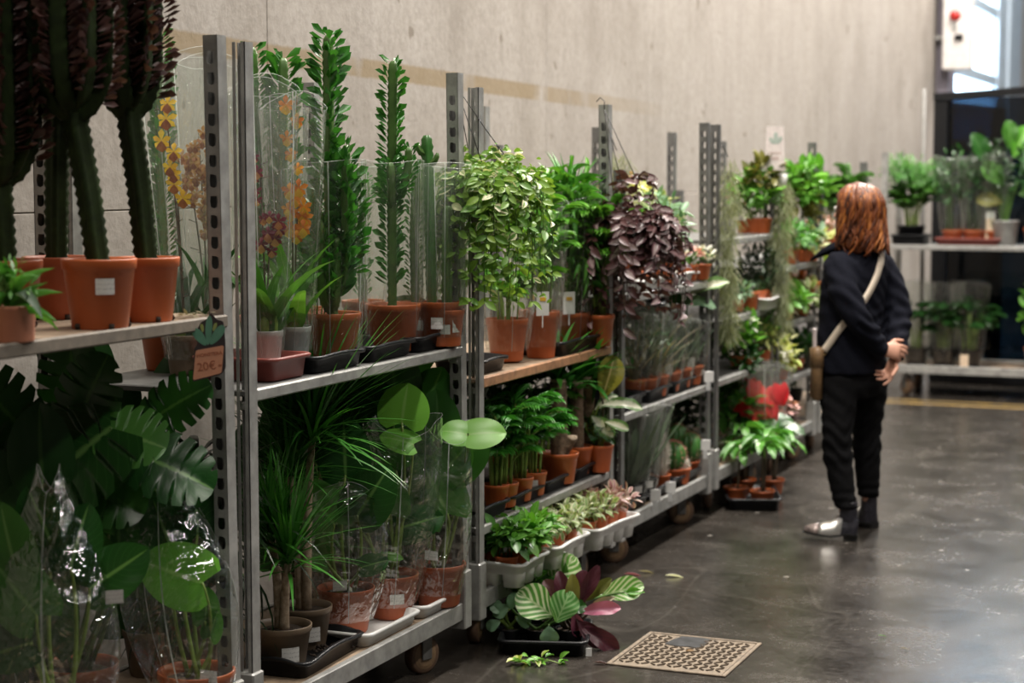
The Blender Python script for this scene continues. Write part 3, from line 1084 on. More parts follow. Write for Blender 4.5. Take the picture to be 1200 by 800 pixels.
def bush(g, c, R, n, tpl, L, W, q=rnd, hang=0.0, shell=.55, upper=-.4, outw=.7):
    """Leaves through an ellipsoid, denser towards its skin, tips turned out."""
    c = np.array(c, float); R = np.broadcast_to(np.asarray(R, float), (3,))
    P, D, Ns, LL = [], [], [], []
    while len(P) < n:
        d = np.array([q.gauss(0, 1) for _ in range(3)]); d /= np.linalg.norm(d)
        if d[2] < upper:
            continue
        k = shell + (1 - shell) * q.random()
        P.append(c + d * R * k)
        t = np.array([q.gauss(0, .6) for _ in range(3)])
        D.append(d * outw + t + np.array([0, 0, .15 - hang]))
        Ns.append(np.array([0, 0, 1.0]) + d * .8 + t * .4)
        LL.append(L * q.uniform(.6, 1.2))
    LL = np.array(LL)
    scatter(g, tpl, P, D, Ns, LL, LL * (W / L))


def stems(g, base, c, R, n, r=.003, q=rnd, br=.5):
    c = np.array(c, float); R = np.broadcast_to(np.asarray(R, float), (3,))
    for _ in range(n):
        a = q.uniform(0, 6.28); k = q.uniform(.2, .8)
        e = c + np.array([math.cos(a) * k * R[0], math.sin(a) * k * R[1], q.uniform(-.3, .6) * R[2]])
        b = np.array(base, float) + np.array([math.cos(a), math.sin(a), 0]) * br * q.uniform(.1, 1) * .05
        tube(g, arc(b, e, (b + e) / 2 + np.array([0, 0, .15 * R[2]]), 5), [r, r * .9, r * .8, r * .7, r * .5], 5)


def frond(gl, gs, base, d, L, pairs, ll, lw, droop=.5, q=rnd, tpl=T_LANCE, vee=.35, bare=.25):
    """A feather leaf: stalk with paired leaflets."""
    d = unit(d)
    base = np.array(base, float)
    side = unit(np.cross(d, [0, 0, 1.0])) if abs(d[2]) < .98 else np.array([1.0, 0, 0])
    out = unit(np.array([d[0], d[1], 0])) if abs(d[2]) < .98 else unit(np.array([q.uniform(-1, 1), q.uniform(-1, 1), 0]))
    side = np.cross(out, [0, 0, 1.0])
    mid = base + d * L * .6
    tip = base + d * L * .8 + out * L * droop * .5 + np.array([0, 0, -L * droop * .35])
    P = arc(base, tip, mid, 10)
    tube(gs, P, np.linspace(.0028, .0008, 10), 4)
    T = np.gradient(P, axis=0); T = unit(T)
    t = np.linspace(bare, .98, pairs)
    Pi = np.stack([np.interp(t * 9, np.arange(10), P[:, i]) for i in range(3)], -1)
    Ti = unit(np.stack([np.interp(t * 9, np.arange(10), T[:, i]) for i in range(3)], -1))
    for s in (-1, 1):
        D = side * s * .85 + Ti * .75 + np.array([0, 0, vee])
        D = D + np.array([[q.uniform(-.12, .12) for _ in range(3)] for _ in t])
        Ns = np.cross(Ti, np.broadcast_to(side, Ti.shape)) * -1
        Ns = np.where(Ns[:, 2:3] < 0, -Ns, Ns)
        LL = ll * (.55 + .45 * np.sin(PI * np.clip(t, .1, .95))) * q.uniform(.9, 1.1)
        scatter(gl, tpl, Pi, D, Ns, LL, np.full(len(t), lw))


def petiole(g, a, b, r0=.006, r1=.003, bend=(0, 0, .1), n=9):
    a, b = np.array(a, float), np.array(b, float)
    tube(g, arc(a, b, (a + b) / 2 + np.array(bend), n), np.linspace(r0, r1, n), 7)


# ================================================================== PLANT SPECIES (each returns its top-level Empty)
def plant(name, label, loc, rot=0.0, cat='plant', group=None):
    return thing(name, label, cat, loc, rot, group)


CAMANG = -1.17       # world heading from the shelves towards the camera
def seen(rot, off=0.0):
    return CAMANG - rot + off


def simple_plant(name, label, loc, potr, poth, mat, tpl, c, R, n, L, W, potmat='terra', cat='plant', group=None, seed=0,
                 flowers=None, nst=6, tag_=False, hang=0.0, stemmat='stem', shell=.45, upper=-.5, film=None, rot=None):
    """Pot, soil, stems and a bush of leaves, with flowers where the plant has them."""
    q = random.Random(seed)
    rot = q.uniform(0, 6) if rot is None else rot
    r = plant(name, label, loc, rot, cat, group)
    if potr:
        pot(r, potr, poth, potmat)
    c = np.array(c, float)
    g = Geo(); stems(g, (0, 0, poth * .85), c, R, nst, .0028, q, potr * 20); part('stem', g, MAT[stemmat], r, kind='stuff')
    g = Geo(); bush(g, c, R, n, tpl, L, W, q, hang, shell, upper); part('foliage', g, MAT[mat], r, kind='stuff')
    if flowers:
        fm, fn, fl, fw = flowers
        g = Geo(); bush(g, c + np.array([0, 0, .25 * np.broadcast_to(R, 3)[2]]), np.broadcast_to(R, 3) * .95, fn, T_FLAT, fl, fw, q, 0, .8, -.1)
        part('blossom', g, MAT[fm], r, kind='stuff')
    if tag_:
        sticker(r, potr * .93, poth * .5, seen(rot, q.uniform(-.4, .4)), min(.04, potr), poth * .35)
    if film:
        sleeve(r, potr * .95, poth * .3, film[0], film[1], 'film', .06, seed)
    return r


def palm_plant(name, label, loc, potr, poth, nfr, H, L, pairs, ll, lw, mat='green', seed=0, droop=.7, film=None, tag_=None, spread=.35, potmat='terra', cat='palm', group=None, stemn=.5, tpl=T_LANCE, el=(.75, 1.35)):
    q = random.Random(seed)
    rot = q.uniform(0, 6)
    r = plant(name, label, loc, rot, cat, group)
    pot(r, potr, poth, potmat)
    gl, gs = Geo(), Geo()
    for k in range(nfr):
        a = k * 2.4 + q.uniform(-.3, .3)
        h = H * q.uniform(.35, 1.0)
        b = np.array([math.cos(a), math.sin(a), 0]) * potr * q.uniform(.05, .5) + np.array([0, 0, poth * .85])
        top = b + np.array([math.cos(a) * spread * h * .3, math.sin(a) * spread * h * .3, h * stemn])
        tube(gs, arc(b, top, (b + top) / 2 + np.array([0, 0, .02]), 5), [.003, .003, .003, .0028, .0026], 5)
        el_ = q.uniform(*el)
        frond(gl, gs, top, (math.cos(a) * math.cos(el_), math.sin(a) * math.cos(el_), math.sin(el_)), L * q.uniform(.7, 1.1) * (.6 + .4 * h / H), pairs, ll, lw, droop, q, tpl)
    part('stem', gs, MAT['palestem'], r)
    part('foliage', gl, MAT[mat], r, kind='stuff')
    if film:
        sleeve(r, potr * 1.0, poth * .25, film[0], film[1], 'film', .06, seed, flat=.15)
    if tag_:
        sticker(r, potr * .93, poth * .5, seen(rot, tag_), min(.045, potr), poth * .4)
    return r


def trigona(name, label, loc, potr, poth, H, seed, leafm='trigona', rad=.022, arms=(), film=None, tag_=None, leafL=.035, potmat='terra', start=.12, stemmat='stem', ribs=3):
    """An upright ribbed euphorbia, leaves in rows along its ridges, arms hugging the stem."""
    q = random.Random(seed)
    rot = q.uniform(0, 6)
    r = plant(name, label, loc, rot, 'euphorbia')
    pot(r, potr, poth, potmat)
    gs, gl = Geo(), Geo()
    z0 = poth * .8
    cr = column(gs, [(0, 0, z0), (q.uniform(-.01, .01), q.uniform(-.01, .01), z0 + H * .5), (q.uniform(-.015, .015), q.uniform(-.015, .015), z0 + H)], [rad * .75, rad * .8, rad * .75], ribs)
    crest_leaves(gl, cr, leafL, .42, 1, start, .45, q=q)
    for az, hb, ht, out in arms:
        a = az - rot
        o = np.array([math.cos(a), math.sin(a), 0])
        cr = column(gs, [np.array([0, 0, z0 + hb * H]), o * out * .7 + np.array([0, 0, z0 + hb * H + .03]), o * out + np.array([0, 0, z0 + hb * H + .09]), o * out * 1.05 + np.array([0, 0, z0 + ht * H])], [rad * .55, rad * .65, rad * .7, rad * .65], ribs)
        crest_leaves(gl, cr, leafL * .95, .42, 1, .25, .45, q=q)
    part('stem', gs, MAT[stemmat], r)
    part('foliage', gl, MAT[leafm], r, kind='stuff')
    if film:
        sleeve(r, potr * 1.02, poth * .2, film[0], film[1], 'film', .045, seed, film[2] if len(film) > 2 else .01)
    if tag_ is not None:
        sticker(r, potr * .93, poth * .5, seen(rot, tag_), .05, .032, q.uniform(-.1, .1))
    return r


def orchid_flower(root, P, face, s, m1, m2, q):
    """Five petals and a lip, joined: one flower, a part of the orchid."""
    f = unit(np.array(face, float))
    up = np.array([0, 0, 1.0]); X = unit(np.cross(up, f)); Y = np.cross(f, X)
    g = Geo()
    D = [X * math.cos(a) + Y * math.sin(a) + f * .15 for a in (PI / 2, PI / 2 + 1.25, PI / 2 - 1.25, PI / 2 + 2.35, PI / 2 - 2.35)]
    scatter(g, T_PETAL, [P] * 5, D, [f] * 5, [s * .55 * q.uniform(.85, 1.1) for _ in range(5)], [s * .30] * 5)
    fl = part('flower', g, MAT[m1], root)
    g = Geo()
    scatter(g, T_PETAL, [np.array(P) + f * .004], [-Y + f * .35], [f + Y * .4], [s * .6], [s * .55])
    part('lip', g, MAT[m2], fl)


def orchid(name, label, loc, potmat, potr, poth, spikes, seed, nleaf=7, leafL=.28, film=None, mats=('orange', 'yellow'), size=.034, leafmat='bright', tag_=None, lw=.045):
    """spikes: (lean in image x, height, flowers, first flower height fraction); local x runs to the right of the view."""
    q = random.Random(seed)
    r = plant(name, label, loc, TH, 'orchid')
    pot(r, potr, poth, potmat, soil='bark' if 'bark' in MAT else 'soil')
    g = Geo()
    blades(g, (0, 0, poth * .9), nleaf, leafL, lw, .45, T_BLADE, q, 1.15)
    part('leaves', g, MAT[leafmat], r, kind='stuff')
    for k in range(3):     # swollen bulbs at the foot
        a = k * 2.1 + q.random()
        g = Geo(); lathe(g, [(.004, 0), (.013, .02), (.014, .045), (.006, .075)], 10, (math.cos(a) * potr * .4, math.sin(a) * potr * .4, poth * .8), True, True)
        part('bulb', g, MAT['palestem'], r)
    for lx, H, nf, f0 in spikes:
        P = arc((0, 0, poth * .85), (lx, q.uniform(-.02, .02), H), (lx * .25, 0, H * .6), 14)
        g = Geo(); tube(g, P, np.linspace(.004, .0015, 14), 6)
        for t in np.linspace(.3, .98, 9):
            i = int(t * 13); tube(g, [P[i], P[i] + np.array([q.uniform(-.03, .03), q.uniform(-.03, .01), .01])], .0012, 4)
        part('flower_spike', g, MAT['brownstem'], r)
        for i in range(nf):
            t = f0 + (1 - f0) * (i + .5) / nf
            b = np.array([np.interp(t * 13, np.arange(14), P[:, c]) for c in range(3)])
            a = q.uniform(-2.6, -.5)
            off = np.array([math.cos(a), math.sin(a), q.uniform(-.3, .3)]) * q.uniform(.018, .038)
            orchid_flower(r, b + off, (off[0] * .6, -1, q.uniform(-.3, .2)), size * q.uniform(.8, 1.15), mats[0], mats[1], q)
    if film:
        sleeve(r, potr * 1.0, poth * .4, film[0], film[1], 'film', .07, seed, .05, at=(0, 0), lean=(film[2] if len(film) > 2 else 0, 0))
    if tag_:
        flag(r, (tag_[0], -potr * 1.2, tag_[1]), -PI / 2, .042, .032, .12, 'price_sticker')
    return r


def bigleaf(name, label, loc, potr, poth, leaves, seed, potmat='terra', film=None, filmmat='filmcrinkled', tag_=None, stemmat='palestem', sticker_=None, cat='plant'):
    """Plants with few big leaves. leaves: (x, y, z of the leaf's foot, tip angle in the view, length, width, material, template, tilt); local x = right in view, y = away."""
    q = random.Random(seed)
    r = plant(name, label, loc, TH, cat)
    if potr:
        pot(r, potr, poth, potmat)
    for x, y, z, a, L, W, m, tpl, tilt in leaves:
        D = np.array([math.cos(a), -.15 + q.uniform(-.15, .15), math.sin(a)])
        Nn = np.array([q.uniform(-.15, .15), -1.0, tilt])
        leaf(r, tpl, m, (x, y, z), D, Nn, L, W)
        if potr:
            g = Geo()
            b = (q.uniform(-.3, .3) * potr, q.uniform(-.3, .3) * potr, poth * .85)
            petiole(g, b, (x, y, z), .0065, .0035, (x * .1 + (.03 if x > 0 else -.03), .01, .02))
            part('leaf_stalk', g, MAT[stemmat], r)
    if film:
        r0, z0, r1, z1 = film[:4]
        sleeve(r, r0, z0, r1, z1, filmmat, .09, seed, .06, .2, bulge=film[4] if len(film) > 4 else 0, lean=film[5] if len(film) > 5 else (0, 0))
    if tag_:
        flag(r, tag_, -PI / 2 + q.uniform(-.2, .2), .042, .03, q.uniform(-.15, .15), 'price_sticker')
    if sticker_ is not None:
        sticker(r, potr * .93, poth * .5, -PI / 2 + sticker_, .045, .032)
    return r


def tray(name, label, loc, rot, lx, ly, h=.055, mat='black', hump=.008, cups=0, cat='tray', group=None):
    """Open nursery tray; its end rims rise in a soft hump. cups: rows of pot wells bulging from its underside."""
    t = thing(name, label, cat, loc, rot, group)
    g = Geo()
    n = 6
    base = rrect(lx, ly, .03, n)
    def ring(sc, z, hm=0.0):
        R = []
        for x, y in base:
            xs, ys = x * (1 - sc * 2 / lx), y * (1 - sc * 2 / ly)
            zz = z
            if hm:
                zz += hm * max(0, 1 - (abs(x) / (lx * .34)) ** 2) * (abs(y) > ly * .44)
                zz += hm * max(0, 1 - (abs(y) / (ly * .34)) ** 2) * (abs(x) > lx * .44)
            R.append((xs, ys, zz))
        return R
    zb = h * .5 if cups else 0.0
    # dense ring so that the hump is smooth
    m_ = 16
    def dense(R):
        R = np.array(R); out = []
        k = len(R)
        for i in range(k):
            a, b = R[i], R[(i + 1) % k]
            s = m_ if np.linalg.norm(b[:2] - a[:2]) > .05 else 1
            for j in range(s):
                out.append(a + (b - a) * j / s)
        return np.array(out)
    base = dense(np.c_[base, np.zeros(len(base))])[:, :2]
    rings = [ring(.022, zb), ring(.016, zb + .004), ring(.010, h - .010, hump), ring(0, h - .012, hump), ring(-.002, h - .004, hump), ring(.003, h, hump), ring(.012, h - .002, hump), ring(.022, zb + .006), ring(.05, zb + .005)]
    loft(g, rings, True, True)
    part('body', g, MAT[mat], t)
    if cups:
        nx, ny = cups
        for i in range(nx):
            for j in range(ny):
                g = Geo()
                px, py = (i + .5 - nx / 2) * lx * .92 / nx, (j + .5 - ny / 2) * ly * .92 / ny
                cx, cy = lx * .42 / nx, ly * .42 / ny
                cr_ = [[(px + x * (.8 + .2 * k), py + y * (.8 + .2 * k), k * h * .8) for x, y in rrect(cx * 2, cy * 2, min(cx, cy) * .6, 4)] for k in (0, 1)]
                loft(g, cr_, True, False)
                part('pot_well', g, MAT[mat], t)
    return t
LM('schefflera', (.06, .22, .03), (.12, .34, .05), rough=.35, rib=(.2, .4, .12))


# ================================================================== NEAREST TROLLEY: tall red-leaved euphorbias above, bagged monsteras below
def candelabra(label, loc, potr, poth, trunk, crown, seed, potmat='terra', tr=.029, tag_=None, leafL=.052, leafm='redgreen'):
    """trunk: (x lean, height); crown: branches (x, y reach, rise start, top). Local x runs to the right of the view."""
    q = random.Random(seed)
    r = plant('candelabra_euphorbia', label, loc, TH, 'euphorbia')
    pot(r, potr, poth, potmat, feet=True)
    z0 = poth * .8
    lx, H = trunk
    gs = Geo()
    top = np.array([lx, 0, z0 + H])
    column(gs, [(0, 0, z0), (lx * .4, 0, z0 + H * .5), top, top + np.array([0, 0, .06])], [tr * .95, tr, tr * 1.05, tr * 1.2], 4, .011, .09)
    part('trunk', gs, MAT['euph_trunk'], r)
    for x, y, rise, zt in crown:
        o = np.array([x, y, 0.0])
        g = Geo()
        cr = column(g, [top + np.array([0, 0, rise]), top + o * .55 + np.array([0, 0, rise + .025]), top + o * .92 + np.array([0, 0, rise + .09]), top + o + np.array([0, 0, rise + .2]), top + o * 1.08 + np.array([0, 0, zt])],
                    [tr * .7, tr * .78, tr * .78, tr * .75, tr * .7], 3, .011, .09)
        b = part('branch', g, MAT['euph_trunk'], r)
        g = Geo()
        crest_leaves(g, cr, leafL * .85, .52, 1, .14, .25, q=q)
        part('leaves', g, MAT[leafm], b, kind='stuff')
    if tag_ is not None:
        sticker(r, potr * .93, poth * .62, -PI / 2 + tag_, .042, .036)
    return r


MAT['euph_trunk'] = plain('euphorbia_trunk', (.026, .045, .012), .75, 0, .4, 30, .1, col2=(.013, .020, .008), spec=.15)
ring6 = lambda R, z, q, n=6: [(R * math.cos(k * 2 * PI / n + q), R * math.sin(k * 2 * PI / n + q), (k % 3) * .012, z + (k * 37 % 5) * .05) for k in range(n)]
candelabra('tall red-leaved candelabra euphorbia in the front terracotta pot with a white sticker', (-2.460, 3.461, 1.235), .083, .158, (-.048, .345), ring6(.075, .50, .9, 7), 1, tag_=.38)
candelabra('tall red-leaved candelabra euphorbia in the right terracotta pot without sticker, tapering crown', (-2.475, 3.673, 1.235), .076, .152, (-.035, .36), ring6(.062, .46, .4, 6), 2)
candelabra('tall red-leaved candelabra euphorbia standing behind the pot with the white sticker', (-2.720, 3.654, 1.235), .080, .150, (.010, .36), ring6(.07, .46, .1, 5), 3, 'terra_dark')
candelabra('tall red-leaved candelabra euphorbia cut by the left edge of the photo', (-2.660, 3.385, 1.235), .082, .155, (-.01, .20), ring6(.080, .62, .5, 8), 4, 'terra_dark')

q = random.Random(5)
r = plant('small_foliage_plant', 'small green plant in a pale pink pot on the near shelf corner', (-2.430, 3.109, 1.235), TH)
pot(r, .050, .076, 'terra_pale', rb=.046)
g = Geo(); blades(g, (0, 0, .07), 16, .13, .022, 1.2, T_LANCE, q, .6); part('foliage', g, MAT['fern'], r, kind='stuff')
g = Geo(); bush(g, (-.01, 0, .12), (.07, .06, .05), 70, T_TINY, .03, .008, q); part('foliage', g, MAT['green'], r, kind='stuff')
leaf(r, T_LANCE, 'grey', (.015, -.03, .10), (.9, -.4, -.25), (0, -.3, 1), .085, .03)

t = thing('fallen_leaf_scraps', 'small heap of pale green leaf scraps on the shelf edge above the price sign', 'leaf scraps', (-2.440, 3.803, 1.236), .2)
g = Geo(); q = random.Random(6)
P = [(q.uniform(-.03, .03), q.uniform(-.06, .06), q.uniform(.002, .012)) for _ in range(40)]
scatter(g, T_TINY, P, [(q.uniform(-1, 1), q.uniform(-1, 1), .1) for _ in P], [(q.uniform(-.3, .3), q.uniform(-.3, .3), 1) for _ in P], .022, .008)
part('scraps', g, MAT['dry'], t, kind='stuff')

# price sign: dark card, orange panel, succulent on top
sg = thing('price_sign', 'orange pot-shaped price card with green succulent top, hanging from the near shelf', 'price sign', (-2.365, 3.764, 1.235), .05 + .42)
MAT['card_dark'] = plain('dark_card', (.045, .035, .035), .6)
MAT['card_orange'] = plain('orange_card', (.70, .33, .20), .6, 0, .06, 40)
MAT['card_ink'] = plain('brown_ink', (.42, .14, .07), .6)
MAT['card_green'] = plain('green_print', (.12, .30, .20), .6)
MAT['card_lime'] = plain('lime_print', (.30, .36, .11), .6)


def slab(P, y0, y1):
    """A flat outline in the x-z plane given thickness along y."""
    g = Geo()
    return loft(g, [[(x, y1, z) for x, z in P], [(x, y0, z) for x, z in P]])


def roundpoly(P, r=.004, n=4):
    out = []
    m = len(P)
    for i in range(m):
        a, b, c = map(np.array, (P[i - 1], P[i], P[(i + 1) % m]))
        u, v = unit(a - b), unit(c - b)
        for k in range(n + 1):
            t = k / n
            out.append(tuple((1 - t) ** 2 * (b + u * r) + 2 * t * (1 - t) * b + t * t * (b + v * r)))
    return out


def petal(x, z, a, L, W):
    ca, sa = math.cos(a), math.sin(a)
    P = []
    for k in range(14):
        t = k / 14 * 2 * PI
        l = (1 - math.cos(t)) / 2 * L
        w = math.sin(t) * W / 2 * (1 - .25 * math.cos(t))
        P.append((x + ca * l - sa * w, z + sa * l + ca * w))
    return P


sg_out = [(-.040, -.150), (.028, -.133), (.040, -.118), (.040, -.052), (.036, -.004), (.020, .0), (.006, .018), (-.004, .0), (-.018, -.006), (-.030, -.03), (-.026, -.060), (-.034, -.068)]
part('card', slab(roundpoly(sg_out, .006), 0, .002), MAT['card_dark'], sg, False)
part('panel', slab(roundpoly([(-.0385, -.146), (.030, -.129), (.0365, -.062), (-.031, -.074)], .006), -.0008, 0), MAT['card_orange'], sg, False)
for x, z, a, L, W, m in ((-.002, -.062, 1.50, .072, .016, 'card_green'), (-.006, -.062, 2.2, .050, .022, 'card_green'), (.004, -.060, .95, .056, .022, 'card_green'), (-.013, -.030, 1.75, .020, .008, 'card_lime'), (.011, -.028, 1.2, .022, .008, 'card_lime')):
    part('printed_leaf', slab(petal(x, z, a, L, W), -.0008, 0), MAT[m], sg, False)


def text(s, size, parent, loc, mat, rot=(PI / 2, 0, 0), name='lettering', ext=.0003, align='CENTER', shear=0):
    c = bpy.data.curves.new(name, 'FONT')
    c.body = s; c.size = size; c.align_x = align; c.extrude = ext; c.shear = shear
    c.materials.append(MAT[mat])
    o = bpy.data.objects.new(name, c)
    COL.objects.link(o)
    o.parent = parent; o.location = loc; o.rotation_euler = rot
    o.parent = None
    me = bpy.data.meshes.new_from_object(o.evaluated_get(bpy.context.evaluated_depsgraph_get()))
    bpy.data.objects.remove(o)
    me.name = name
    return put(name, me, parent, loc, rot)


text('MONSTERA', .0118, sg, (.002, -.0013, -.087), 'card_ink', (PI / 2, -.13, 0))
text('20€', .028, sg, (-.004, -.0013, -.121), 'card_ink', (PI / 2, -.13, 0))
text('00', .008, sg, (.027, -.0013, -.113), 'card_ink', (PI / 2, -.13, 0))

# lower level: bagged monsteras
H_, M_ = T_HEART, T_MONST
bigleaf('monstera', 'bagged monstera with a large pale heart leaf, right one on the near lower deck', (-2.457, 3.830, .203), .095, .15, [
    (.030, -.07, .385, 2.75, .150, .165, 'heartbright', H_, .25), (-.05, -.03, .46, 1.9, .13, .12, 'monstera', H_, .2), (.03, -.03, .28, 1.5, .08, .07, 'heart', H_, .4),
    (-.04, .03, .50, 2.4, .13, .12, 'monstera', H_, .3), (.0, .05, .48, 1.6, .15, .13, 'monstera', H_, .1), (.04, -.03, .24, 1.3, .07, .06, 'heart', H_, .5)],
    11, 'terra', film=(.088, .06, .03, .66, .085, (-.08, 0)), tag_=(.045, -.085, .155))
bigleaf('monstera', 'bagged monstera with a thick bent stalk, at the lower left corner of the photo', (-2.520, 3.373, .203), .095, .15, [
    (-.04, -.06, .40, 2.2, .17, .15, 'heart', H_, .15), (-.08, -.05, .48, 1.75, .17, .12, 'heart', H_, .2), (.03, -.02, .50, 1.3, .14, .12, 'monstera', H_, .2),
    (-.02, .02, .54, 1.9, .14, .12, 'monstera', H_, .5), (.06, .03, .44, .6, .16, .13, 'monstera', H_, .1), (-.06, -.04, .33, 3.4, .13, .11, 'monstera', H_, .2)],
    12, 'terra', film=(.088, .06, .03, .70, .10, (-.02, 0)), tag_=(.135, -.06, .44))
bigleaf('monstera', 'unwrapped monstera with a split bright green leaf reaching below the orange price sign', (-2.74, 3.74, .203), .095, .16, [
    (.125, -.16, .775, -2.5, .27, .30, 'monstera', M_, 1.0), (.12, -.15, .765, -.15, .14, .18, 'heart', M_, .9), (.17, -.08, .70, -.35, .20, .19, 'monstera', M_, .8), (.20, 0, .78, .6, .16, .15, 'deep', M_, .5), (.19, -.02, .62, -.9, .16, .15, 'monstera', M_, .5),
    (-.05, -.08, .70, 2.6, .22, .20, 'deep', M_, .7), (.06, -.10, .60, -1.9, .19, .17, 'deep', M_, .7),
    (.12, -.06, .55, -1.6, .17, .15, 'deep', M_, .5), (-.10, 0, .62, 2.9, .20, .18, 'deep', M_, .5)], 13, 'terra_dark', stemmat='stem')
bigleaf('monstera', 'unwrapped dark monstera crowding the back of the near lower deck, leaves up against the shelf', (-2.800, 3.641, .203), .10, .16, [
    (.0, -.05, .76, 2.2, .20, .18, 'deep', M_, .6), (.12, -.03, .76, 1.2, .20, .18, 'deep', M_, .5), (-.12, -.05, .72, 2.9, .22, .2, 'deep', M_, .7), (.12, -.02, .64, -.4, .18, .17, 'deep', M_, .6),
    (.03, -.08, .62, -1.2, .2, .18, 'deep', M_, .9), (-.05, -.08, .58, -2.0, .2, .18, 'deep', M_, .8), (.10, .05, .78, 1.6, .2, .18, 'deep', M_, .3)], 14, 'taupe', stemmat='stem')
q = random.Random(15)
r = plant('dragon_tree', 'dark narrow-leaved plant at the back left of the dragon tree deck, half hidden by posts', (-2.78, 4.33, .203), TH)
pot(r, .07, .13, 'taupe')
g = Geo(); tube(g, arc((0, 0, .11), (.02, 0, .34), (0, 0, .2), 6), .014, 8); part('trunk', g, MAT['bark'], r)
g = Geo(); blades(g, (.02, 0, .34), 90, .42, .022, 1.3, T_ARCH, q, .5); blades(g, (.0, 0, .55), 90, .36, .022, 1.5, T_ARCH, q, .3); blades(g, (-.02, 0, .14), 60, .34, .022, 1.0, T_ARCH, q, .5); part('foliage', g, MAT['darkleaf'], r, kind='stuff')

q = random.Random(58)
bigleaf('monstera', 'dark monstera at the back of the near lower deck, low behind the bagged ones', (-2.86, 3.50, .203), .09, .15, [(q.uniform(-.16, .22), q.uniform(-.05, .05), .16 + .05 * k, q.uniform(.2, 2.9), q.uniform(.17, .22), q.uniform(.16, .20), 'deep', H_, q.uniform(.1, .6)) for k in range(12)], 58, 'taupe', stemmat='stem')

# ================================================================== SECOND TROLLEY, UPPER SHELF
tray('pot_tray', 'reddish brown ribbed plant tray holding two milky orchid pots', (-2.55, 4.275, 1.036), .0, .26, .22, .065, 'redtray', .0)
tray('pot_tray', 'black tray under the euphorbia left of centre on the bagged euphorbia shelf', (-2.555, 4.545, 1.036), 0, .28, .31, .05, 'black', .004)
tray('pot_tray', 'black tray in the middle of the bagged euphorbia shelf, under the bushy column', (-2.555, 4.875, 1.036), 0, .28, .31, .05, 'black', .004)
tray('pot_tray', 'black tray at the right end of the bagged euphorbia shelf, beside the post', (-2.555, 5.185, 1.036), 0, .28, .28, .05, 'black', .004)
orchid('cambria_orchid', 'bagged orchid with maroon and speckled flowers in the left milky pot', (-2.545, 4.343, 1.044), 'clearpot', .046, .115, [(-.015, .60, 6, .72), (.02, .44, 9, .68)], 21, 9, .32, (.10, .78), ('maroon', 'speckled'), .040, 'green', None, .06)
orchid('cambria_orchid', 'bagged orchid with orange and yellow flowers in the right milky pot', (-2.545, 4.493, 1.044), 'clearpot', .050, .115, [(.005, .76, 6, .55), (.02, .50, 13, .66)], 22, 8, .32, (.095, .74), ('orange', 'yellow'), .046, 'bright', (-.01, .20), .062)
orchid('cambria_orchid', 'bagged orchid with yellow brown-centred flowers behind the near holed post', (-2.760, 4.272, 1.036), 'taupe', .055, .11, [(-.045, .76, 4, .70), (-.02, .58, 4, .78)], 23, 6, .34, (.13, .86, -.03), ('yellow', 'russet'), .050, 'deep')
orchid('cambria_orchid', 'bagged orchid with many small speckled brown flowers beside the near holed post', (-2.760, 4.393, 1.036), 'terra', .055, .11, [(-.02, .66, 18, .60), (.02, .58, 16, .55), (-.06, .60, 10, .65)], 24, 10, .36, (.12, .85), ('speckled', 'russet'), .038, 'deep')
trigona('column_euphorbia', 'green column euphorbia rising behind the yellow orchids, left of the near post', (-2.880, 4.358, 1.036), .07, .12, .84, 25, rad=.022, leafL=.045, start=.05)
trigona('column_euphorbia', 'slim green column euphorbia just right of the near pair of posts', (-2.860, 4.840, 1.036), .06, .12, .83, 26, leafL=.05, film=(.09, .78))
trigona('column_euphorbia', 'green column euphorbia behind the orange orchid, few broad leaves at its tip', (-2.800, 4.885, 1.036), .06, .12, .80, 27, leafL=.07, film=(.08, .74))
trigona('column_euphorbia', 'tallest bagged green euphorbia with short arms round its foot, in the left front pot', (-2.520, 4.682, 1.04), .080, .145, .82, 28, rad=.024, leafL=.066, arms=((-1.9, .03, .36, .045), (-.9, .04, .30, .05), (-2.8, .05, .42, .045), (.6, .1, .5, .05), (-.3, .08, .62, .055)), film=(.098, .58))
trigona('column_euphorbia', 'bagged bushy green euphorbia column with mid-height arms, in the middle front pot', (-2.520, 5.068, 1.04), .086, .145, .77, 29, rad=.022, leafL=.048, arms=((-1.2, .42, .60, .055), (2.1, .40, .60, .06), (.3, .45, .66, .05)), film=(.096, .58))
r = plant('column_cactus', 'bare ribbed cactus column with two stubby arms, in a bagged stickered pot', (-2.435, 5.240, 1.044), TH, 'cactus')
pot(r, .068, .14, 'terra')
g = Geo(); column(g, [(-.03, 0, .10), (-.035, 0, .4), (-.045, 0, .66)], [.016, .018, .019], 4, .012, .12); part('stem', g, MAT['cactus_green'] if 'cactus_green' in MAT else MAT['stem'], r)
for s, z in ((-1, .60), (1, .57)):
    g = Geo(); column(g, [(-.042, 0, z), (-.042 + s * .028, -.01, z + .005), (-.042 + s * .032, -.01, z + .035)], [.009, .011, .009], 4, .010, .14); part('arm', g, MAT['stem'], r)
sleeve(r, .064, .03, .095, .57, 'film', .05, 30, .01)
sticker(r, .065, .075, -1.75, .038, .036); sticker(r, .065, .07, -.75, .03, .05)
trigona('column_euphorbia', 'low bagged euphorbia at the back between the orange orchid and tallest euphorbia', (-2.720, 4.890, 1.04), .068, .14, .30, 31, film=(.085, .56), leafL=.03)
trigona('column_euphorbia', 'bagged short euphorbia at the back, between the tallest and the bushy euphorbias', (-2.712, 5.240, 1.04), .068, .14, .42, 32, film=(.09, .57), leafL=.03)
trigona('column_euphorbia', 'bagged slim euphorbia at the back, between the bushy column and the cactus', (-2.524, 5.240, 1.04), .068, .14, .46, 33, film=(.09, .57), leafL=.026, tag_=0)
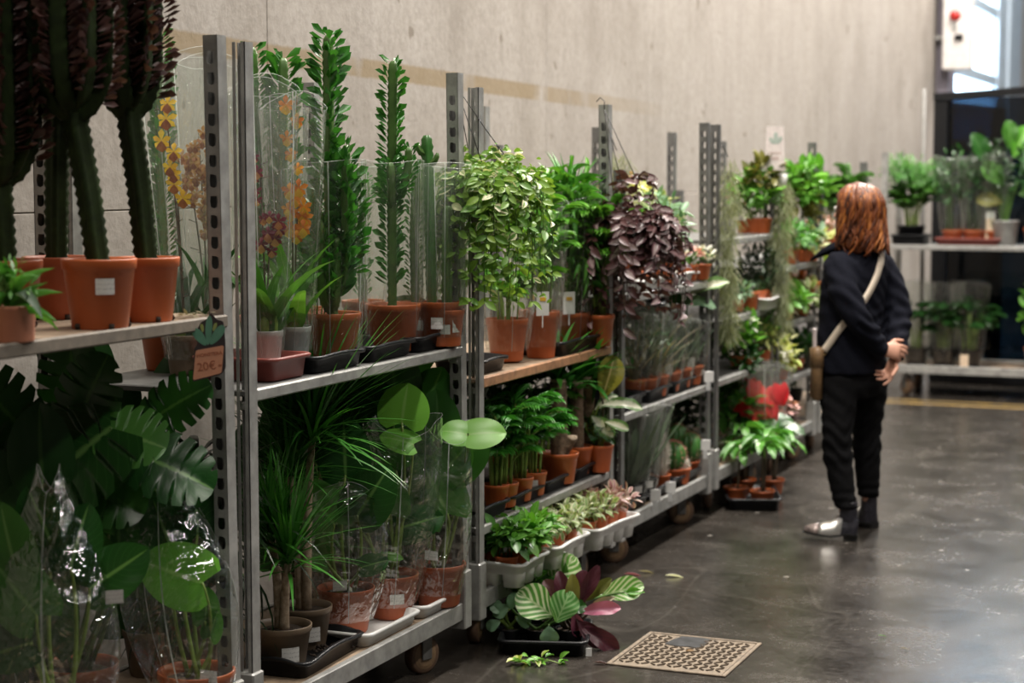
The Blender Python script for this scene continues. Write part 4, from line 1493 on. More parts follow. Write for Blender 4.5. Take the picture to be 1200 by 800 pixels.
r = plant('column_cactus', 'slim bagged green cactus in the back right pot beside the post', (-2.415, 5.240, 1.044), TH, 'cactus')
pot(r, .055, .115, 'terra')
g = Geo(); column(g, [(0, 0, .1), (.0, 0, .3), (.005, 0, .44)], .018, 5, .012, .12); part('stem', g, MAT['stem'], r)
sleeve(r, .056, .03, .085, .56, 'film', .05, 34, .01)
sticker(r, .052, .055, -1.7, .035, .03)

# ------------------------------------------------------------------ SECOND TROLLEY, DECK
def marginata(label, loc, heads, seed, potr=.082, poth=.125, potmat='taupe'):
    q = random.Random(seed)
    r = plant('dragon_tree', label, loc, TH)
    pot(r, potr, poth, potmat)
    for x, y, z, n, L in heads:
        g = Geo(); tube(g, arc((x * .25, y * .25, poth * .85), (x, y, z), (x * .3, y * .3, z * .7), 9), np.linspace(.016, .010, 9), 8)
        part('trunk', g, MAT['palebark'], r)
        g = Geo(); blades(g, (x, y, z), int(n * 1.3), L, .0135, 1.2, T_DRAC, q, .55); blades(g, (x, y, z + .02), int(n * 1.6), L * 1.05, .0125, .7, T_STIFF, q, .75)
        part('foliage', g, MAT['dracaena'], r, kind='stuff')
    sticker(r, potr * .93, poth * .42, -1.15, .05, .042)
    return r


LM('dracaena', (.03, .15, .018), (.07, .27, .03), rough=.33, trans=.2)
marginata('spiky dragon tree in the front taupe pot nearest the posts, low tuft', (-2.545, 4.412, .203), [(.02, -.02, .30, 34, .30), (-.03, .02, .36, 24, .28)], 41)
marginata('spiky dragon tree in the second taupe pot, its bright tuft highest of the three', (-2.600, 4.634, .203), [(.03, 0, .62, 60, .40), (-.04, .03, .50, 34, .34)], 42)
marginata('spiky dragon tree in the rearmost taupe pot, behind the other two dragon trees', (-2.760, 5.005, .203), [(.02, 0, .46, 40, .34), (-.05, 0, .56, 30, .34)], 43)
tray('pot_tray', 'low black plant tray between the taupe pots and the white trays, with spilt soil', (-2.52, 4.50, .203), .06, .20, .40, .05, 'black', .010)
t = thing('spilt_soil', 'crumbs of spilt soil lying in the low black plant tray', 'soil', (-2.500, 4.583, .212), 0)
g = Geo(); q = random.Random(44)
for _ in range(40):
    x, y = q.gauss(0, .03), q.gauss(0, .05); s = q.uniform(.004, .010)
    lathe(g, [(.0005, -s * .5), (s, 0), (.0005, s * .8)], 5, (x, y, .004))
part('crumbs', g, MAT['soil'], t, kind='stuff')
tray('pot_tray', 'left white plant tray with two bagged philodendron pots on the deck', (-2.535, 4.85, .203), .0, .26, .36, .045, 'white', .0)
tray('pot_tray', 'right white plant tray with one bagged philodendron pot beside the post', (-2.53, 5.19, .203), .0, .26, .28, .045, 'white', .0)
bigleaf('philodendron', 'bagged philodendron left of the white trays, leaves mostly low and dark', (-2.560, 4.820, .212), .086, .135, [
    (-.03, -.03, .33, 2.2, .16, .15, 'heart', H_, .2), (.04, -.04, .36, 1.0, .17, .16, 'monstera', H_, .15), (.0, .02, .47, 1.6, .17, .16, 'monstera', H_, .2),
    (-.06, 0, .22, 2.7, .11, .1, 'heart', H_, .3), (.05, -.03, .20, .3, .08, .07, 'monstera', H_, .4), (-.09, .04, .50, 2.5, .17, .16, 'monstera', H_, .2)],
    51, 'terra_dark', film=(.078, .04, .115, .44, .03), tag_=(-.01, -.082, .155))
bigleaf('philodendron', 'bagged philodendron with a tall bright fan leaf, middle pot on the white trays', (-2.520, 5.044, .212), .086, .135, [
    (.040, -.06, .615, 1.45, .115, .165, 'heartbright', H_, .35), (.0, -.02, .64, 2.5, .15, .15, 'deep', H_, .7), (.075, -.08, .55, 2.8, .10, .09, 'heartbright', H_, .9),
    (.02, -.03, .46, 2.65, .17, .15, 'heart', H_, .15), (.0, -.05, .33, 1.9, .15, .155, 'heart', H_, .1), (-.10, -.03, .30, 2.0, .16, .13, 'heart', H_, .1), (.02, .02, .27, .3, .14, .12, 'monstera', H_, .3),
    (-.02, -.05, .20, -.1, .06, .03, 'heartbright', H_, .6), (-.10, .03, .44, 2.4, .15, .14, 'monstera', H_, .2)],
    52, 'terra_dark', film=(.078, .04, .125, .60, .02, (.03, 0)), sticker_=.3)
bigleaf('philodendron', 'bagged philodendron whose bright leaf pokes out past the post, right pot on the white trays', (-2.447, 5.240, .212), .086, .135, [
    (.03, -.04, .30, 2.0, .195, .18, 'heart', H_, .15), (.09, -.05, .555, 2.9, .08, .10, 'heartbright', H_, .9), (.10, -.05, .555, .15, .11, .12, 'bright', H_, .9), (.01, -.03, .42, .9, .13, .13, 'heart', H_, .25),
    (-.04, 0, .44, 2.2, .15, .14, 'monstera', H_, .3), (.0, .02, .52, 1.6, .16, .15, 'deep', H_, .6)],
    53, 'terra_dark', film=(.075, .04, .105, .56, .02, (.02, 0)), tag_=(-.02, -.085, .175))
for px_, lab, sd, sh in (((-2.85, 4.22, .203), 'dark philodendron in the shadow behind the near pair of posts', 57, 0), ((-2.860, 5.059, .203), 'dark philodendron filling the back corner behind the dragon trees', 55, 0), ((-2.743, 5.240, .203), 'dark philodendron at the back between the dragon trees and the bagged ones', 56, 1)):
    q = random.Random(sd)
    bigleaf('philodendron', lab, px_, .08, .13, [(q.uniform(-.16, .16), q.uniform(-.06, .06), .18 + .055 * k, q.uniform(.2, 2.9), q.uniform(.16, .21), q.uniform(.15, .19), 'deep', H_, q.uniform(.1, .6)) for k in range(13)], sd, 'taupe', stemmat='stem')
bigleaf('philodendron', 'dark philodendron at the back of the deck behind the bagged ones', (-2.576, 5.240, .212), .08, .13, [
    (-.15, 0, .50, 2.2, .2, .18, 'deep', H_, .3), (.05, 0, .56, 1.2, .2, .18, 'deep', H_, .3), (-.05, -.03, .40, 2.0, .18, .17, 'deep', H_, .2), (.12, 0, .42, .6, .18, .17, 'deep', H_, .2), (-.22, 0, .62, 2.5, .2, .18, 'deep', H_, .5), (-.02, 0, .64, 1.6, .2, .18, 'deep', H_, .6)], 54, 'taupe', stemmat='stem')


# ================================================================== THIRD TROLLEY
LM('yucca', (.035, .19, .025), (.08, .32, .04), rough=.35, trans=.25)
# upper shelf (wooden), palms in film
tray('pot_tray', 'small black tray corner under the clear-bagged palm on the brown wooden shelf', (-2.515, 5.64, .919), 0, .20, .24, .05, 'black', .004)
tray('pot_tray', 'black tray under the two right palms on the brown wooden shelf', (-2.535, 6.42, .919), 0, .28, .44, .055, 'black', .004)
palm_plant('potted_palm', 'clear-bagged palm in the left terracotta pot on the brown wooden shelf', (-2.520, 5.973, .925), .075, .15, 12, .30, .16, 14, .08, .012, 'bright', 61, .6, (.12, .36), spread=.15, el=(.9, 1.45))
palm_plant('potted_palm', 'bright bagged palm in the tall orange pot standing directly on the brown wooden shelf', (-2.470, 6.173, .919), .066, .17, 16, .66, .18, 12, .085, .020, 'bright', 62, .5, (.115, .56), spread=.08, el=(.9, 1.45))
simple_plant('potted_palm', 'bagged palm with a white card, middle one of the wooden-shelf palms', (-2.550, 6.640, .925), 0.062, 0.13, 'bright', T_LANCE, (0, 0, .44), (.12, .12, .24), 330, .13, .017, cat='palm', seed=63, nst=14, film=(.12, .58), upper=-.9, shell=.2)
simple_plant('potted_palm', 'bagged palm in the right pot on the wooden shelf, beside the purple hanging plant', (-2.50, 6.58, .925), 0.064, 0.13, 'fern', T_LANCE, (0, 0, .42), (.085, .085, .24), 300, .11, .016, cat='palm', seed=64, nst=14, film=(.105, .56), upper=-.9, shell=.2)
q = random.Random(65); r = plant('potted_palm', 'spiky fan-topped green palm at the back of the brown wooden shelf', (-2.536, 6.640, .925), 0, 'palm'); pot(r, .06, .12)
g = Geo(); tube(g, [(0, 0, .1), (0, 0, .56)], .010, 8); part('stem', g, MAT['stem'], r)
g = Geo(); blades(g, (0, 0, .54), 60, .22, .016, .9, T_STIFF, q, .6); part('foliage', g, MAT['yucca'], r, kind='stuff')
palm_plant('potted_palm', 'loose feathery palm at the back right of the brown wooden shelf', (-2.415, 6.640, .925), .06, .12, 28, .74, .20, 14, .09, .012, 'bright', 66, .45, spread=.08, el=(.9, 1.45))
for (px_root, lab, sd) in (((-2.410, 6.039, 1.09), 'white plant card standing in the tall orange palm pot', 1), ((-2.490, 6.511, 1.06), 'white plant card with a yellow print in the middle bagged palm', 2)):
    t = thing('plant_card', lab, 'plant card', px_root, TH)
    flag(t, (0, 0, .035), -PI / 2, .045, .085, .05, 'card', 'white')
    g = Geo(); box(g, (-.010, -.0022, .045), (.012, -.0008, .058)); part('printed_patch', g, plain('yellow_print', (.75, .42, .03), .5), t, False)
    g = Geo(); box(g, (-.002, 0, -.05), (.002, .001, 0)); part('stake', g, MAT['white'], t, False)
bigleaf('purple_leaf_plant', 'dark purple-leaved plant with a pointed drooping leaf behind the variegated hanging basket', (-2.678, 6.640, .925), .07, .13, [
    (-.02, 0, .66, -.5, .16, .10, 'purple', T_BROAD, .3), (.02, -.02, .62, -1.5, .20, .10, 'purple', T_BROAD, .2), (-.08, 0, .60, 3.4, .16, .09, 'purple', T_BROAD, .4), (.03, 0, .52, -1.2, .18, .09, 'purple', T_BROAD, .2), (.0, -.02, .42, -1.7, .16, .09, 'purple', T_BROAD, .2)],
    67, stemmat='brownstem')
bigleaf('banana_plant', 'bagged broad-leaved green plant with dark leaf undersides behind the variegated basket', (-2.635, 6.640, .925), .06, .12, [
    (.0, -.03, .52, .1, .16, .06, 'bright', T_BROAD, 1.0), (.0, -.03, .50, 2.6, .18, .11, 'bright', T_BROAD, .9), (.03, -.02, .42, -1.3, .24, .12, 'darkleaf', T_BROAD, .1), (.0, -.04, .46, -2.2, .16, .09, 'heartbright', T_BROAD, .5), (.04, 0, .53, .6, .12, .05, 'bright', T_BROAD, .6)],
    68, film=(.06, .03, .11, .5), filmmat='film')

# middle shelf
for i, (p, lab) in enumerate((((-2.54, 5.61, .426), 'left'), ((-2.54, 5.93, .426), 'second'), ((-2.54, 6.25, .426), 'third'), ((-2.54, 6.56, .426), 'right'))):
    tray('pot_tray', {'left': 'leftmost black tray on the yucca shelf, under the small feather palms', 'second': 'black tray under the feather palm with a sticker and the first yucca',
                      'third': 'black tray under the two rear yucca pots', 'right': 'black tray at the right end of the yucca shelf, under the pale-leaved plants'}[lab], p, 0, .26, .31, .05, 'black', .004)
fp = [((-2.470, 5.757, .434), 'small feather palm at the left end of the yucca shelf, against the post', 0), ((-2.455, 5.804, .434), 'small feather palm second from the left post on the yucca shelf', 0),
      ((-2.450, 5.930, .434), 'small feather palm third from the left post on the yucca shelf', 0), ((-2.450, 6.057, .434), 'small feather palm in a terracotta pot with a white sticker on the yucca shelf', 1)]
for k, (p, lab, tg) in enumerate(fp):
    palm_plant('feather_palm', lab, p, .047, .085, 24, .40, .17, 11, .060, .009, 'yucca', 70 + k, .7, None, -.2 if tg else None, .16, cat='palm', stemn=.58, el=(.8, 1.45))
palm_plant('feather_palm', 'tall glossy feather palm behind the row of small ones on the yucca shelf', (-2.660, 6.507, .434), .06, .10, 14, .50, .24, 12, .085, .020, 'green', 75, .9, spread=.12, el=(.8, 1.4))
palm_plant('feather_palm', 'dark feather palm at the back left of the yucca shelf', (-2.750, 6.485, .434), .06, .10, 18, .50, .22, 12, .08, .014, 'deep', 76, .9, spread=.12, el=(.8, 1.4))
palm_plant('feather_palm', 'feather palm in a pot just behind the stickered one, left of the first yucca', (-2.580, 6.483, .434), .05, .09, 12, .30, .15, 11, .06, .011, 'green', 77, .9, spread=.12, el=(.8, 1.4))


def yucca(label, loc, trunk, n, L, seed, potr=.066, poth=.11, side=None):
    q = random.Random(seed)
    r = plant('yucca', label, loc, TH)
    pot(r, potr, poth, 'terra')
    for x, y, z, rad in [trunk] + ([side] if side else []):
        g = Geo()
        P = np.array([(x * t, y * t, poth * .8 + (z - poth * .8) * t) for t in np.linspace(0, 1, 22)])
        tube(g, P, [rad * (1 + .05 * (k % 2) + q.uniform(-.03, .03)) for k in range(22)], 12)
        part('trunk', g, MAT['bark'], r)
        g = Geo(); lathe(g, [(rad * 1.02, 0), (rad * .95, .012), (.001, .013)], 12, (x, y, z - .004)); part('cut_top', g, MAT['palebark'], r)
    x, y, z, rad = trunk
    g = Geo(); blades(g, (x, y, z - .01), n, L, .034, .9, T_BLADE, q, .75); part('foliage', g, MAT['yucca'], r, kind='stuff')
    return r


yucca('yucca with a thick bare trunk and a short side stump, in the front pot', (-2.460, 6.335, .434), (-.005, 0, .38, .031), 26, .24, 81, .072, .115, (.045, -.01, .17, .022))
yucca('second yucca from the feather palms, in a smaller terracotta pot', (-2.470, 6.549, .434), (-.005, 0, .35, .027), 26, .27, 82, .060, .11)
yucca('third yucca, the rearmost trunk on the yucca shelf', (-2.459, 6.640, .434), (.0, 0, .36, .024), 24, .26, 83, .056, .105)
bigleaf('rubber_fig', 'yellowish rubber fig leaf plant at the right end of the yucca shelf', (-2.415, 6.640, .434), .058, .105, [
    (.012, -.02, .29, 1.25, .17, .105, 'elastica', T_BROAD, .1), (-.03, 0, .26, 1.8, .14, .08, 'deep', T_BROAD, .2), (-.05, .02, .20, 2.4, .12, .07, 'deep', T_BROAD, .2)], 84, stemmat='brownstem')
bigleaf('white_leaf_plant', 'white-splashed arching leaf plant poking out past the right post of the yucca shelf', (-2.415, 6.640, .434), .056, .10, [
    (.0, -.04, .26, .30, .19, .055, 'white_leaf', T_BROADC, .8), (-.03, -.03, .22, -.7, .12, .07, 'white_leaf', T_BROAD, .4), (-.02, -.02, .24, .75, .13, .05, 'white_leaf', T_BROADC, .7), (-.05, -.02, .19, 3.5, .09, .06, 'silver', T_BROAD, .4), (.02, -.05, .2, -.2, .1, .045, 'white_leaf', T_BROAD, .6)], 85)
simple_plant('small_foliage_plant', 'small dark plant in the last terracotta pot on the yucca shelf, by the post', (-2.415, 6.640, .434), .05, .09, 'deep', T_FLAT, (0, 0, .15), .07, 60, .05, .02, seed=86)
# deck: white cup trays of trailing plants
wt = [((-2.42, 5.68, .206), 'white tray of leafy green plants at the left end of the low deck', .28), ((-2.41, 6.02, .206), 'white tray of cream trailing plants in the middle of the low deck', .34),
      ((-2.375, 6.42, .206), 'white tray jutting out over the caster by the post, with pink-leaved plants', .40)]
for i, (p, lab, ly_) in enumerate(wt):
    tray('pot_tray', lab, p, (.02, 0, -.08)[i], .27, ly_, .085, 'white', .004, (3, 3 if i < 2 else 4))
for k, (x, y, mat, lab) in enumerate((
        (-2.36, 5.59, 'green', 'leafy green plant at the left front of the left white tray'), (-2.35, 5.69, 'bright', 'bright leafy plant at the middle front of the left white tray'),
        (-2.35, 5.79, 'bright', 'bright leafy plant at the right front of the left white tray'), (-2.47, 5.70, 'green', 'green plant behind the others in the left white tray'))):
    simple_plant('leafy_pot_plant', lab, (x, y, .25), .040, .06, mat, T_FLAT, (0, 0, .11), (.075, .075, .055), 90, .06, .032, 'terra', seed=90 + k)
fit = ((-2.36, 5.90), (-2.35, 6.01), (-2.345, 6.12), (-2.46, 5.95), (-2.46, 6.08))
fl = ('cream trailing plant at the left front of the middle white tray', 'cream trailing plant at the centre front of the middle white tray', 'cream trailing plant spilling over the right edge of the middle white tray',
      'cream plant at the back left of the middle white tray', 'cream plant at the back right of the middle white tray')
for k, (x, y) in enumerate(fit):
    simple_plant('trailing_plant', fl[k], (x, y, .25), .040, .06, 'cream', T_FLAT, (0, 0, .10), (.07, .07, .045), 90, .042, .020, 'terra', seed=95 + k, hang=.3 if k == 2 else .1, upper=-.8)
fit = ((-2.33, 6.27), (-2.32, 6.37), (-2.315, 6.47), (-2.31, 6.56), (-2.44, 6.35), (-2.43, 6.49))
fl = ('cream-leaved plant at the left front of the white tray that juts out', 'cream-leaved plant second from left in the white tray that juts out', 'pinkish plant third from left in the white tray that juts out',
      'pink and white plant at the right end of the white tray that juts out', 'cream plant at the back left of the white tray that juts out', 'purple-pink plant at the back right of the white tray that juts out')
for k, (x, y) in enumerate(fit):
    simple_plant('trailing_plant', fl[k], (x, y, .25), .042, .062, ('cream', 'cream', 'pinkcream', 'pinkcream', 'cream', 'pinkcream')[k], T_FLAT, (0, 0, .095), (.065, .065, .045), 80, .040, .020, 'terra', seed=105 + k, upper=-.6)

simple_plant('leafy_pot_plant', 'dark leafy plant in the shadow behind the left white tray', (-2.78, 5.75, .205), .06, .10, 'darkleaf', T_FLAT, (0, 0, .13), (.18, .22, .07), 160, .07, .035, seed=401)  # this and the next two: dark filler plants, added to darken the backs
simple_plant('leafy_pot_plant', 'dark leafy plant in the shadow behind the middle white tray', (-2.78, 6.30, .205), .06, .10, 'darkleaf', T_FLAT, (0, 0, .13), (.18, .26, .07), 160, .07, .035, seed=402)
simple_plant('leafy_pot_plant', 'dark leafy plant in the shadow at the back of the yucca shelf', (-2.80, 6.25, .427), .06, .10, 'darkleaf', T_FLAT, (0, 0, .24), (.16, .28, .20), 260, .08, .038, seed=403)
# ================================================================== HANGING BASKETS
def hanging(label, hook, pz, potr, strands, n, mat, mats2, seed, L, W, tplset=(T_ELL, T_FLAT), nleaf=230, cat='hanging plant', spread=.11, topz=.03, front=True, small=None, body=(0.13, .30)):
    """A hung pot under three wires, its strands and every larger leaf a piece of its own."""
    q = random.Random(seed)
    hx, hy, hz = hook
    r = plant('hanging_plant', label, (hx, hy, pz), TH, cat)
    g = Geo(); lathe(g, [(.0005, -.11), (potr * .7, -.11), (potr * .98, 0), (potr * 1.05, .002), (potr * 1.05, .012), (potr * .95, .01), (potr * .9, -.02)], 24)
    part('pot', g, MAT['black'], r)
    g = Geo(); lathe(g, [(potr * .93, -.012), (.001, -.004)], 18); part('soil', g, MAT['soil'], r)
    top = np.array([-.11, 0, hz - pz])
    for k in range(3):
        a = k * 2.094 + .3
        g = Geo(); tube(g, [top, top * .55 + np.array([potr * math.cos(a) * .45, potr * math.sin(a) * .45, 0]), (potr * math.cos(a), potr * math.sin(a), .01)], .0016, 5)
        part('hanger_wire', g, MAT['wire'], r)
    g = Geo(); tube(g, [top + np.array([0, 0, -.01]), top + np.array([.0, .0, .03]), top + np.array([-.015, .01, .045]), top + np.array([-.03, .02, .03])], .002, 5)
    part('hook', g, MAT['wire'], r)
    gs, spots = Geo(), []
    for k in range(strands):
        a = q.uniform(0, 2 * PI)
        o = np.array([math.cos(a), math.sin(a), 0])
        reach = potr + spread * q.uniform(.15, 1)
        drop = q.uniform(.3, 1.0) * body[1]
        P = arc(o * potr * .5 + np.array([0, 0, -.01]), o * reach + np.array([0, 0, -drop]), o * reach * 1.15 + np.array([0, 0, q.uniform(.02, .10)]), 12)
        P = P + np.array([[q.gauss(0, .003) for _ in range(3)] for _ in P])
        tube(gs, P, .0016, 4)
        T = unit(np.gradient(P, axis=0))
        for i in range(1, 12):
            spots.append((P[i], T[i], o, i / 11))
    for k in range(40):      # tufts over the rim
        a = q.uniform(0, 2 * PI); o = np.array([math.cos(a), math.sin(a), 0]); e = o * potr * q.uniform(.2, 1.1) + np.array([0, 0, q.uniform(.01, topz * 2)])
        spots.append((e, unit(o + np.array([0, 0, .6])), o, 0))
    part('strands', gs, MAT['stem' if mat != 'plum' else 'brownstem'], r, kind='stuff')
    q.shuffle(spots)
    vis = [s for s in spots if s[0][1] < .05]
    rest = [s for s in spots if s[0][1] >= .05] + vis[nleaf:]
    for p, t, o, f in vis[:nleaf]:
        sd = np.array([-o[1], o[0], 0]) * q.choice((-1, 1))
        D = sd * .8 + o * .5 + t * .4 + np.array([q.uniform(-.3, .3), q.uniform(-.3, .3), q.uniform(-.35, .3)])
        Nn = o + np.array([q.uniform(-.4, .4), q.uniform(-.6, 0), q.uniform(.1, .8)])
        m = mat if q.random() > mats2[1] * (f if f > 0 else 0) else mats2[0]
        l = L * q.uniform(.65, 1.15)
        leaf(r, q.choice(tplset), m, p, D, Nn, l, l * W)
    g = Geo()
    Ps, Ds, Ns, LL = [], [], [], []
    for p, t, o, f in rest:
        for _ in range(2):
            sd = np.array([-o[1], o[0], 0]) * q.choice((-1, 1))
            Ps.append(p); Ds.append(sd + o * .5 + t * .4 + np.array([q.uniform(-.4, .4), q.uniform(-.4, .4), q.uniform(-.4, .3)])); Ns.append(o + np.array([q.uniform(-.4, .4), q.uniform(-.4, .4), .5])); LL.append(L * q.uniform(.6, 1))
    if small:
        for p, t, o, f in spots:
            for _ in range(small):
                Ps.append(p + np.array([q.gauss(0, .014), q.gauss(0, .014), q.gauss(0, .014)])); Ds.append([q.uniform(-1, 1), q.uniform(-1, 1), q.uniform(-.9, .4)]); Ns.append(o + np.array([q.uniform(-.4, .4), q.uniform(-.4, .4), .6])); LL.append(L * q.uniform(.35, .6))
    scatter(g, T_FLAT, Ps, Ds, Ns, LL, np.array(LL) * W)
    part('inner_leaves', g, MAT[mats2[0]], r, kind='stuff')
    return r


LM('basketgreen', (.10, .26, .03), (.26, .42, .06), rough=.4, trans=.3)
hanging('variegated cream and green trailing plant in a black pot hung from the second post pair', (*(-2.345, 5.431, 0)[:2], 1.86), 1.58, .085, 78, 0, 'variegated', ('basketgreen', .8), 111, .050, .50, nleaf=285, spread=.125, topz=.04, small=2, body=(.1, .40))
hanging('dark plum-leaved trailing plant in a black pot hung from the third post', (*(-2.300, 6.694, 0)[:2], 1.83), 1.42, .085, 62, 0, 'plum', ('purple', .30), 112, .062, .48, nleaf=280, spread=.135, topz=.08, small=1, body=(.1, .42))


# ================================================================== FOURTH TROLLEY (snake plants and cacti below)
B_ = (0, 0, .16)
tray('pot_tray', 'silvery plant tray behind the purple hanging plant, pink flowers in it', (-2.53, 7.30, 1.101), 0, .26, .36, .05, 'white', .006)
tray('pot_tray', 'silvery plant tray at the right end of the shelf with pale variegated plants', (-2.53, 7.76, 1.101), 0, .26, .36, .05, 'white', .006)
simple_plant('pale_foliage_plant', 'pale white-splashed bushy plant just right of the purple hanging plant', (-2.46, 7.55, 1.105), .06, .10, 'silver', T_FLAT, (0, 0, .24), (.12, .12, .15), 150, .065, .03, seed=121)
simple_plant('pale_foliage_plant', 'pale green bushy plant at the back of the shelf right of the purple hanging plant', (-2.60, 7.82, 1.105), .06, .11, 'cream', T_FLAT, (0, 0, .27), (.12, .12, .12), 150, .065, .03, seed=122)
simple_plant('yellow_foliage_plant', 'yellowish bushy plant by the holed post, left of the trailing moss', (-2.76, 7.95, 1.105), .06, .11, 'limegreen', T_FLAT, (0, 0, .36), (.11, .12, .10), 110, .06, .03, seed=123, flowers=('orange', 20, .03, .02))
simple_plant('pink_flower_pot', 'small pot of deep pink flowers below the pale white-splashed plant', (-2.460, 7.556, 1.11), .05, .075, 'purple', T_FLAT, (0, 0, .10), (.06, .06, .04), 40, .03, .016, seed=124, flowers=('magenta', 60, .02, .014))
simple_plant('pink_flower_pot', 'small pot of orange and purple leaves beside the deep pink flowers', (-2.450, 7.363, 1.11), .05, .07, 'russet', T_FLAT, (0, 0, .10), (.06, .06, .04), 70, .03, .016, seed=125)
simple_plant('pink_flower_pot', 'small pot of pale pink and white flowers in the right silvery tray', (-2.440, 7.862, 1.11), .05, .07, 'green', T_FLAT, (0, 0, .10), (.08, .08, .04), 40, .03, .016, seed=126, flowers=('pink', 70, .022, .016))
simple_plant('pink_flower_pot', 'small pot of white flowers at the end of the right silvery tray', (-2.415, 7.970, 1.11), .05, .07, 'green', T_FLAT, (0, 0, .10), (.07, .07, .04), 40, .03, .016, seed=127, flowers=('whitefl', 60, .022, .016))
# middle shelf
for k, (p, lab) in enumerate((((-2.54, 7.06, .626), 'black tray at the left of the shelf above the snake plants'), ((-2.54, 7.42, .626), 'black tray in the middle of the shelf above the snake plants'), ((-2.54, 7.78, .626), 'black tray at the right of the shelf above the snake plants'))):
    tray('pot_tray', lab, p, 0, .26, .32, .055, 'black', .004)
lst = [(((-2.500, 7.309, .634)), 'dry', 'brownish dry-looking plant in the left pot of the shelf above the snake plants', .30), (((-2.470, 7.366, .634)), 'darkleaf', 'dark thin-stemmed plant second from left on the shelf above the snake plants', .34),
       (((-2.460, 7.485, .634)), 'dry', 'brown wispy plant third from left on the shelf above the snake plants', .32)]
for k, (p, m, lab, H) in enumerate(lst):
    q = random.Random(130 + k)
    r = plant('wispy_plant', lab, p, q.uniform(0, 6)); pot(r, .055, .09, 'terra')
    g = Geo(); blades(g, (0, 0, .08), 40, H, .010, .7, T_BLADE, q, .95); part('foliage', g, MAT[m], r, kind='stuff')
    g = Geo(); bush(g, (0, 0, H * .75), (.09, .09, H * .35), 60, T_TINY, .045, .014, q); part('leaves', g, MAT['deep'], r, kind='stuff')
    sleeve(r, .055, .04, .10, H + .06, 'film', .08, 130 + k)
bigleaf('anthurium', 'plant with long silver-green arrow leaves above the striped upright plants', (-2.538, 7.970, .634), .055, .09, [
    (.02, -.02, .36, .35, .20, .07, 'silver', T_BROADC, .9), (-.06, -.03, .33, 2.9, .16, .06, 'silver', T_BROADC, .9), (.06, 0, .40, .5, .2, .07, 'white_leaf', T_BROAD, .9), (0, 0, .3, 1.5, .13, .06, 'deep', T_BROAD, .5)], 134, stemmat='stem')
for k, (p, lab) in enumerate((((-2.460, 7.676, .634), 'striped upright plant in film on the shelf above the cacti, with a white card'), ((-2.460, 7.837, .634), 'striped upright plant in film right of the one with a white card'), ((-2.449, 7.970, .634), 'upright bagged plant at the right end of the shelf above the cacti'))):
    q = random.Random(140 + k)
    r = plant('upright_plant', lab, p, TH); pot(r, .052, .085, 'terra')
    g = Geo(); blades(g, (0, 0, .07), 20, .25, .022, .25, T_STIFF, q, 1.25); part('foliage', g, MAT['snake' if k < 2 else 'grey'], r, kind='stuff')
    sleeve(r, .052, .04, .09, .30, 'film', .08, 140 + k)
    if k != 1:
        flag(r, (-.01, -.058, .10), -PI / 2, .032, .05, .1)
# deck
for k, (p, lab) in enumerate((((-2.535, 7.08, .206), 'black tray under the bagged snake plants'), ((-2.535, 7.46, .206), 'black tray under the white and pink cacti'), ((-2.535, 7.82, .206), 'black tray under the round brown cactus'))):
    tray('pot_tray', lab, p, 0, .27, .34, .05, 'black', .004)
for k, (p, lab) in enumerate((((-2.460, 7.181, .212), 'bagged snake plant with dark blades, nearest the pink-leaved white tray'), ((-2.460, 7.325, .212), 'bagged snake plant with dark blades, beside the white woolly cactus'), ((-2.600, 7.671, .212), 'bagged snake plant at the back of its tray'))):
    q = random.Random(150 + k)
    r = plant('snake_plant', lab, p, TH); pot(r, .055, .09, 'black')
    g = Geo(); blades(g, (0, 0, .07), 22, .36, .034, .28, T_STIFF, q, 1.2, aim=(.12, 0, 0)); part('foliage', g, MAT['snake'], r, kind='stuff')
    sleeve(r, .055, .04, .10, .40, 'film', .09, 150 + k, lean=(.03, 0))
    flag(r, (.02, -.062, .07), -PI / 2, .03, .03, .1)


def barrel(label, loc, R, H, mat, spine, seed, potr=.045, poth=.07, ribs=13, n=420, sl=.014):
    """Ribbed ball or club cactus with spines on its ridges."""
    q = random.Random(seed)
    r = plant('round_cactus', label, loc, TH, 'cactus'); pot(r, potr, poth, 'terra')
    g = Geo(); m = 14; k = ribs * 4
    V = []
    for i in range(m + 1):
        t = i / m * PI * .97 + .03
        for j in range(k):
            a = 2 * PI * j / k
            rr = R * math.sin(t) ** .85 * (1 + .07 * math.cos(a * ribs)) + .001
            V.append((rr * math.cos(a), rr * math.sin(a), poth * .85 + H / 2 - H / 2 * math.cos(t)))
    loft(g, np.array(V).reshape(m + 1, k, 3), True, True)
    part('stem', g, MAT[mat], r)
    P, D = [], []
    for _ in range(n):
        t = q.uniform(.5, PI); a = 2 * PI * q.randrange(ribs) / ribs
        d = np.array([math.sin(t) * math.cos(a), math.sin(t) * math.sin(a), -math.cos(t)])
        P.append((R * 1.05 * math.sin(t) ** .85 * math.cos(a), R * 1.05 * math.sin(t) ** .85 * math.sin(a), poth * .85 + H / 2 - H / 2 * math.cos(t)))
        D.append(d + np.array([q.uniform(-.7, .7) for _ in range(3)]))
    g = Geo(); scatter(g, T_TINY, P, D, [(q.uniform(-1, 1), q.uniform(-1, 1), .3) for _ in P], sl, .0022 if sl < .02 else .003)
    part('spines', g, MAT[spine], r, kind='stuff')
    return r


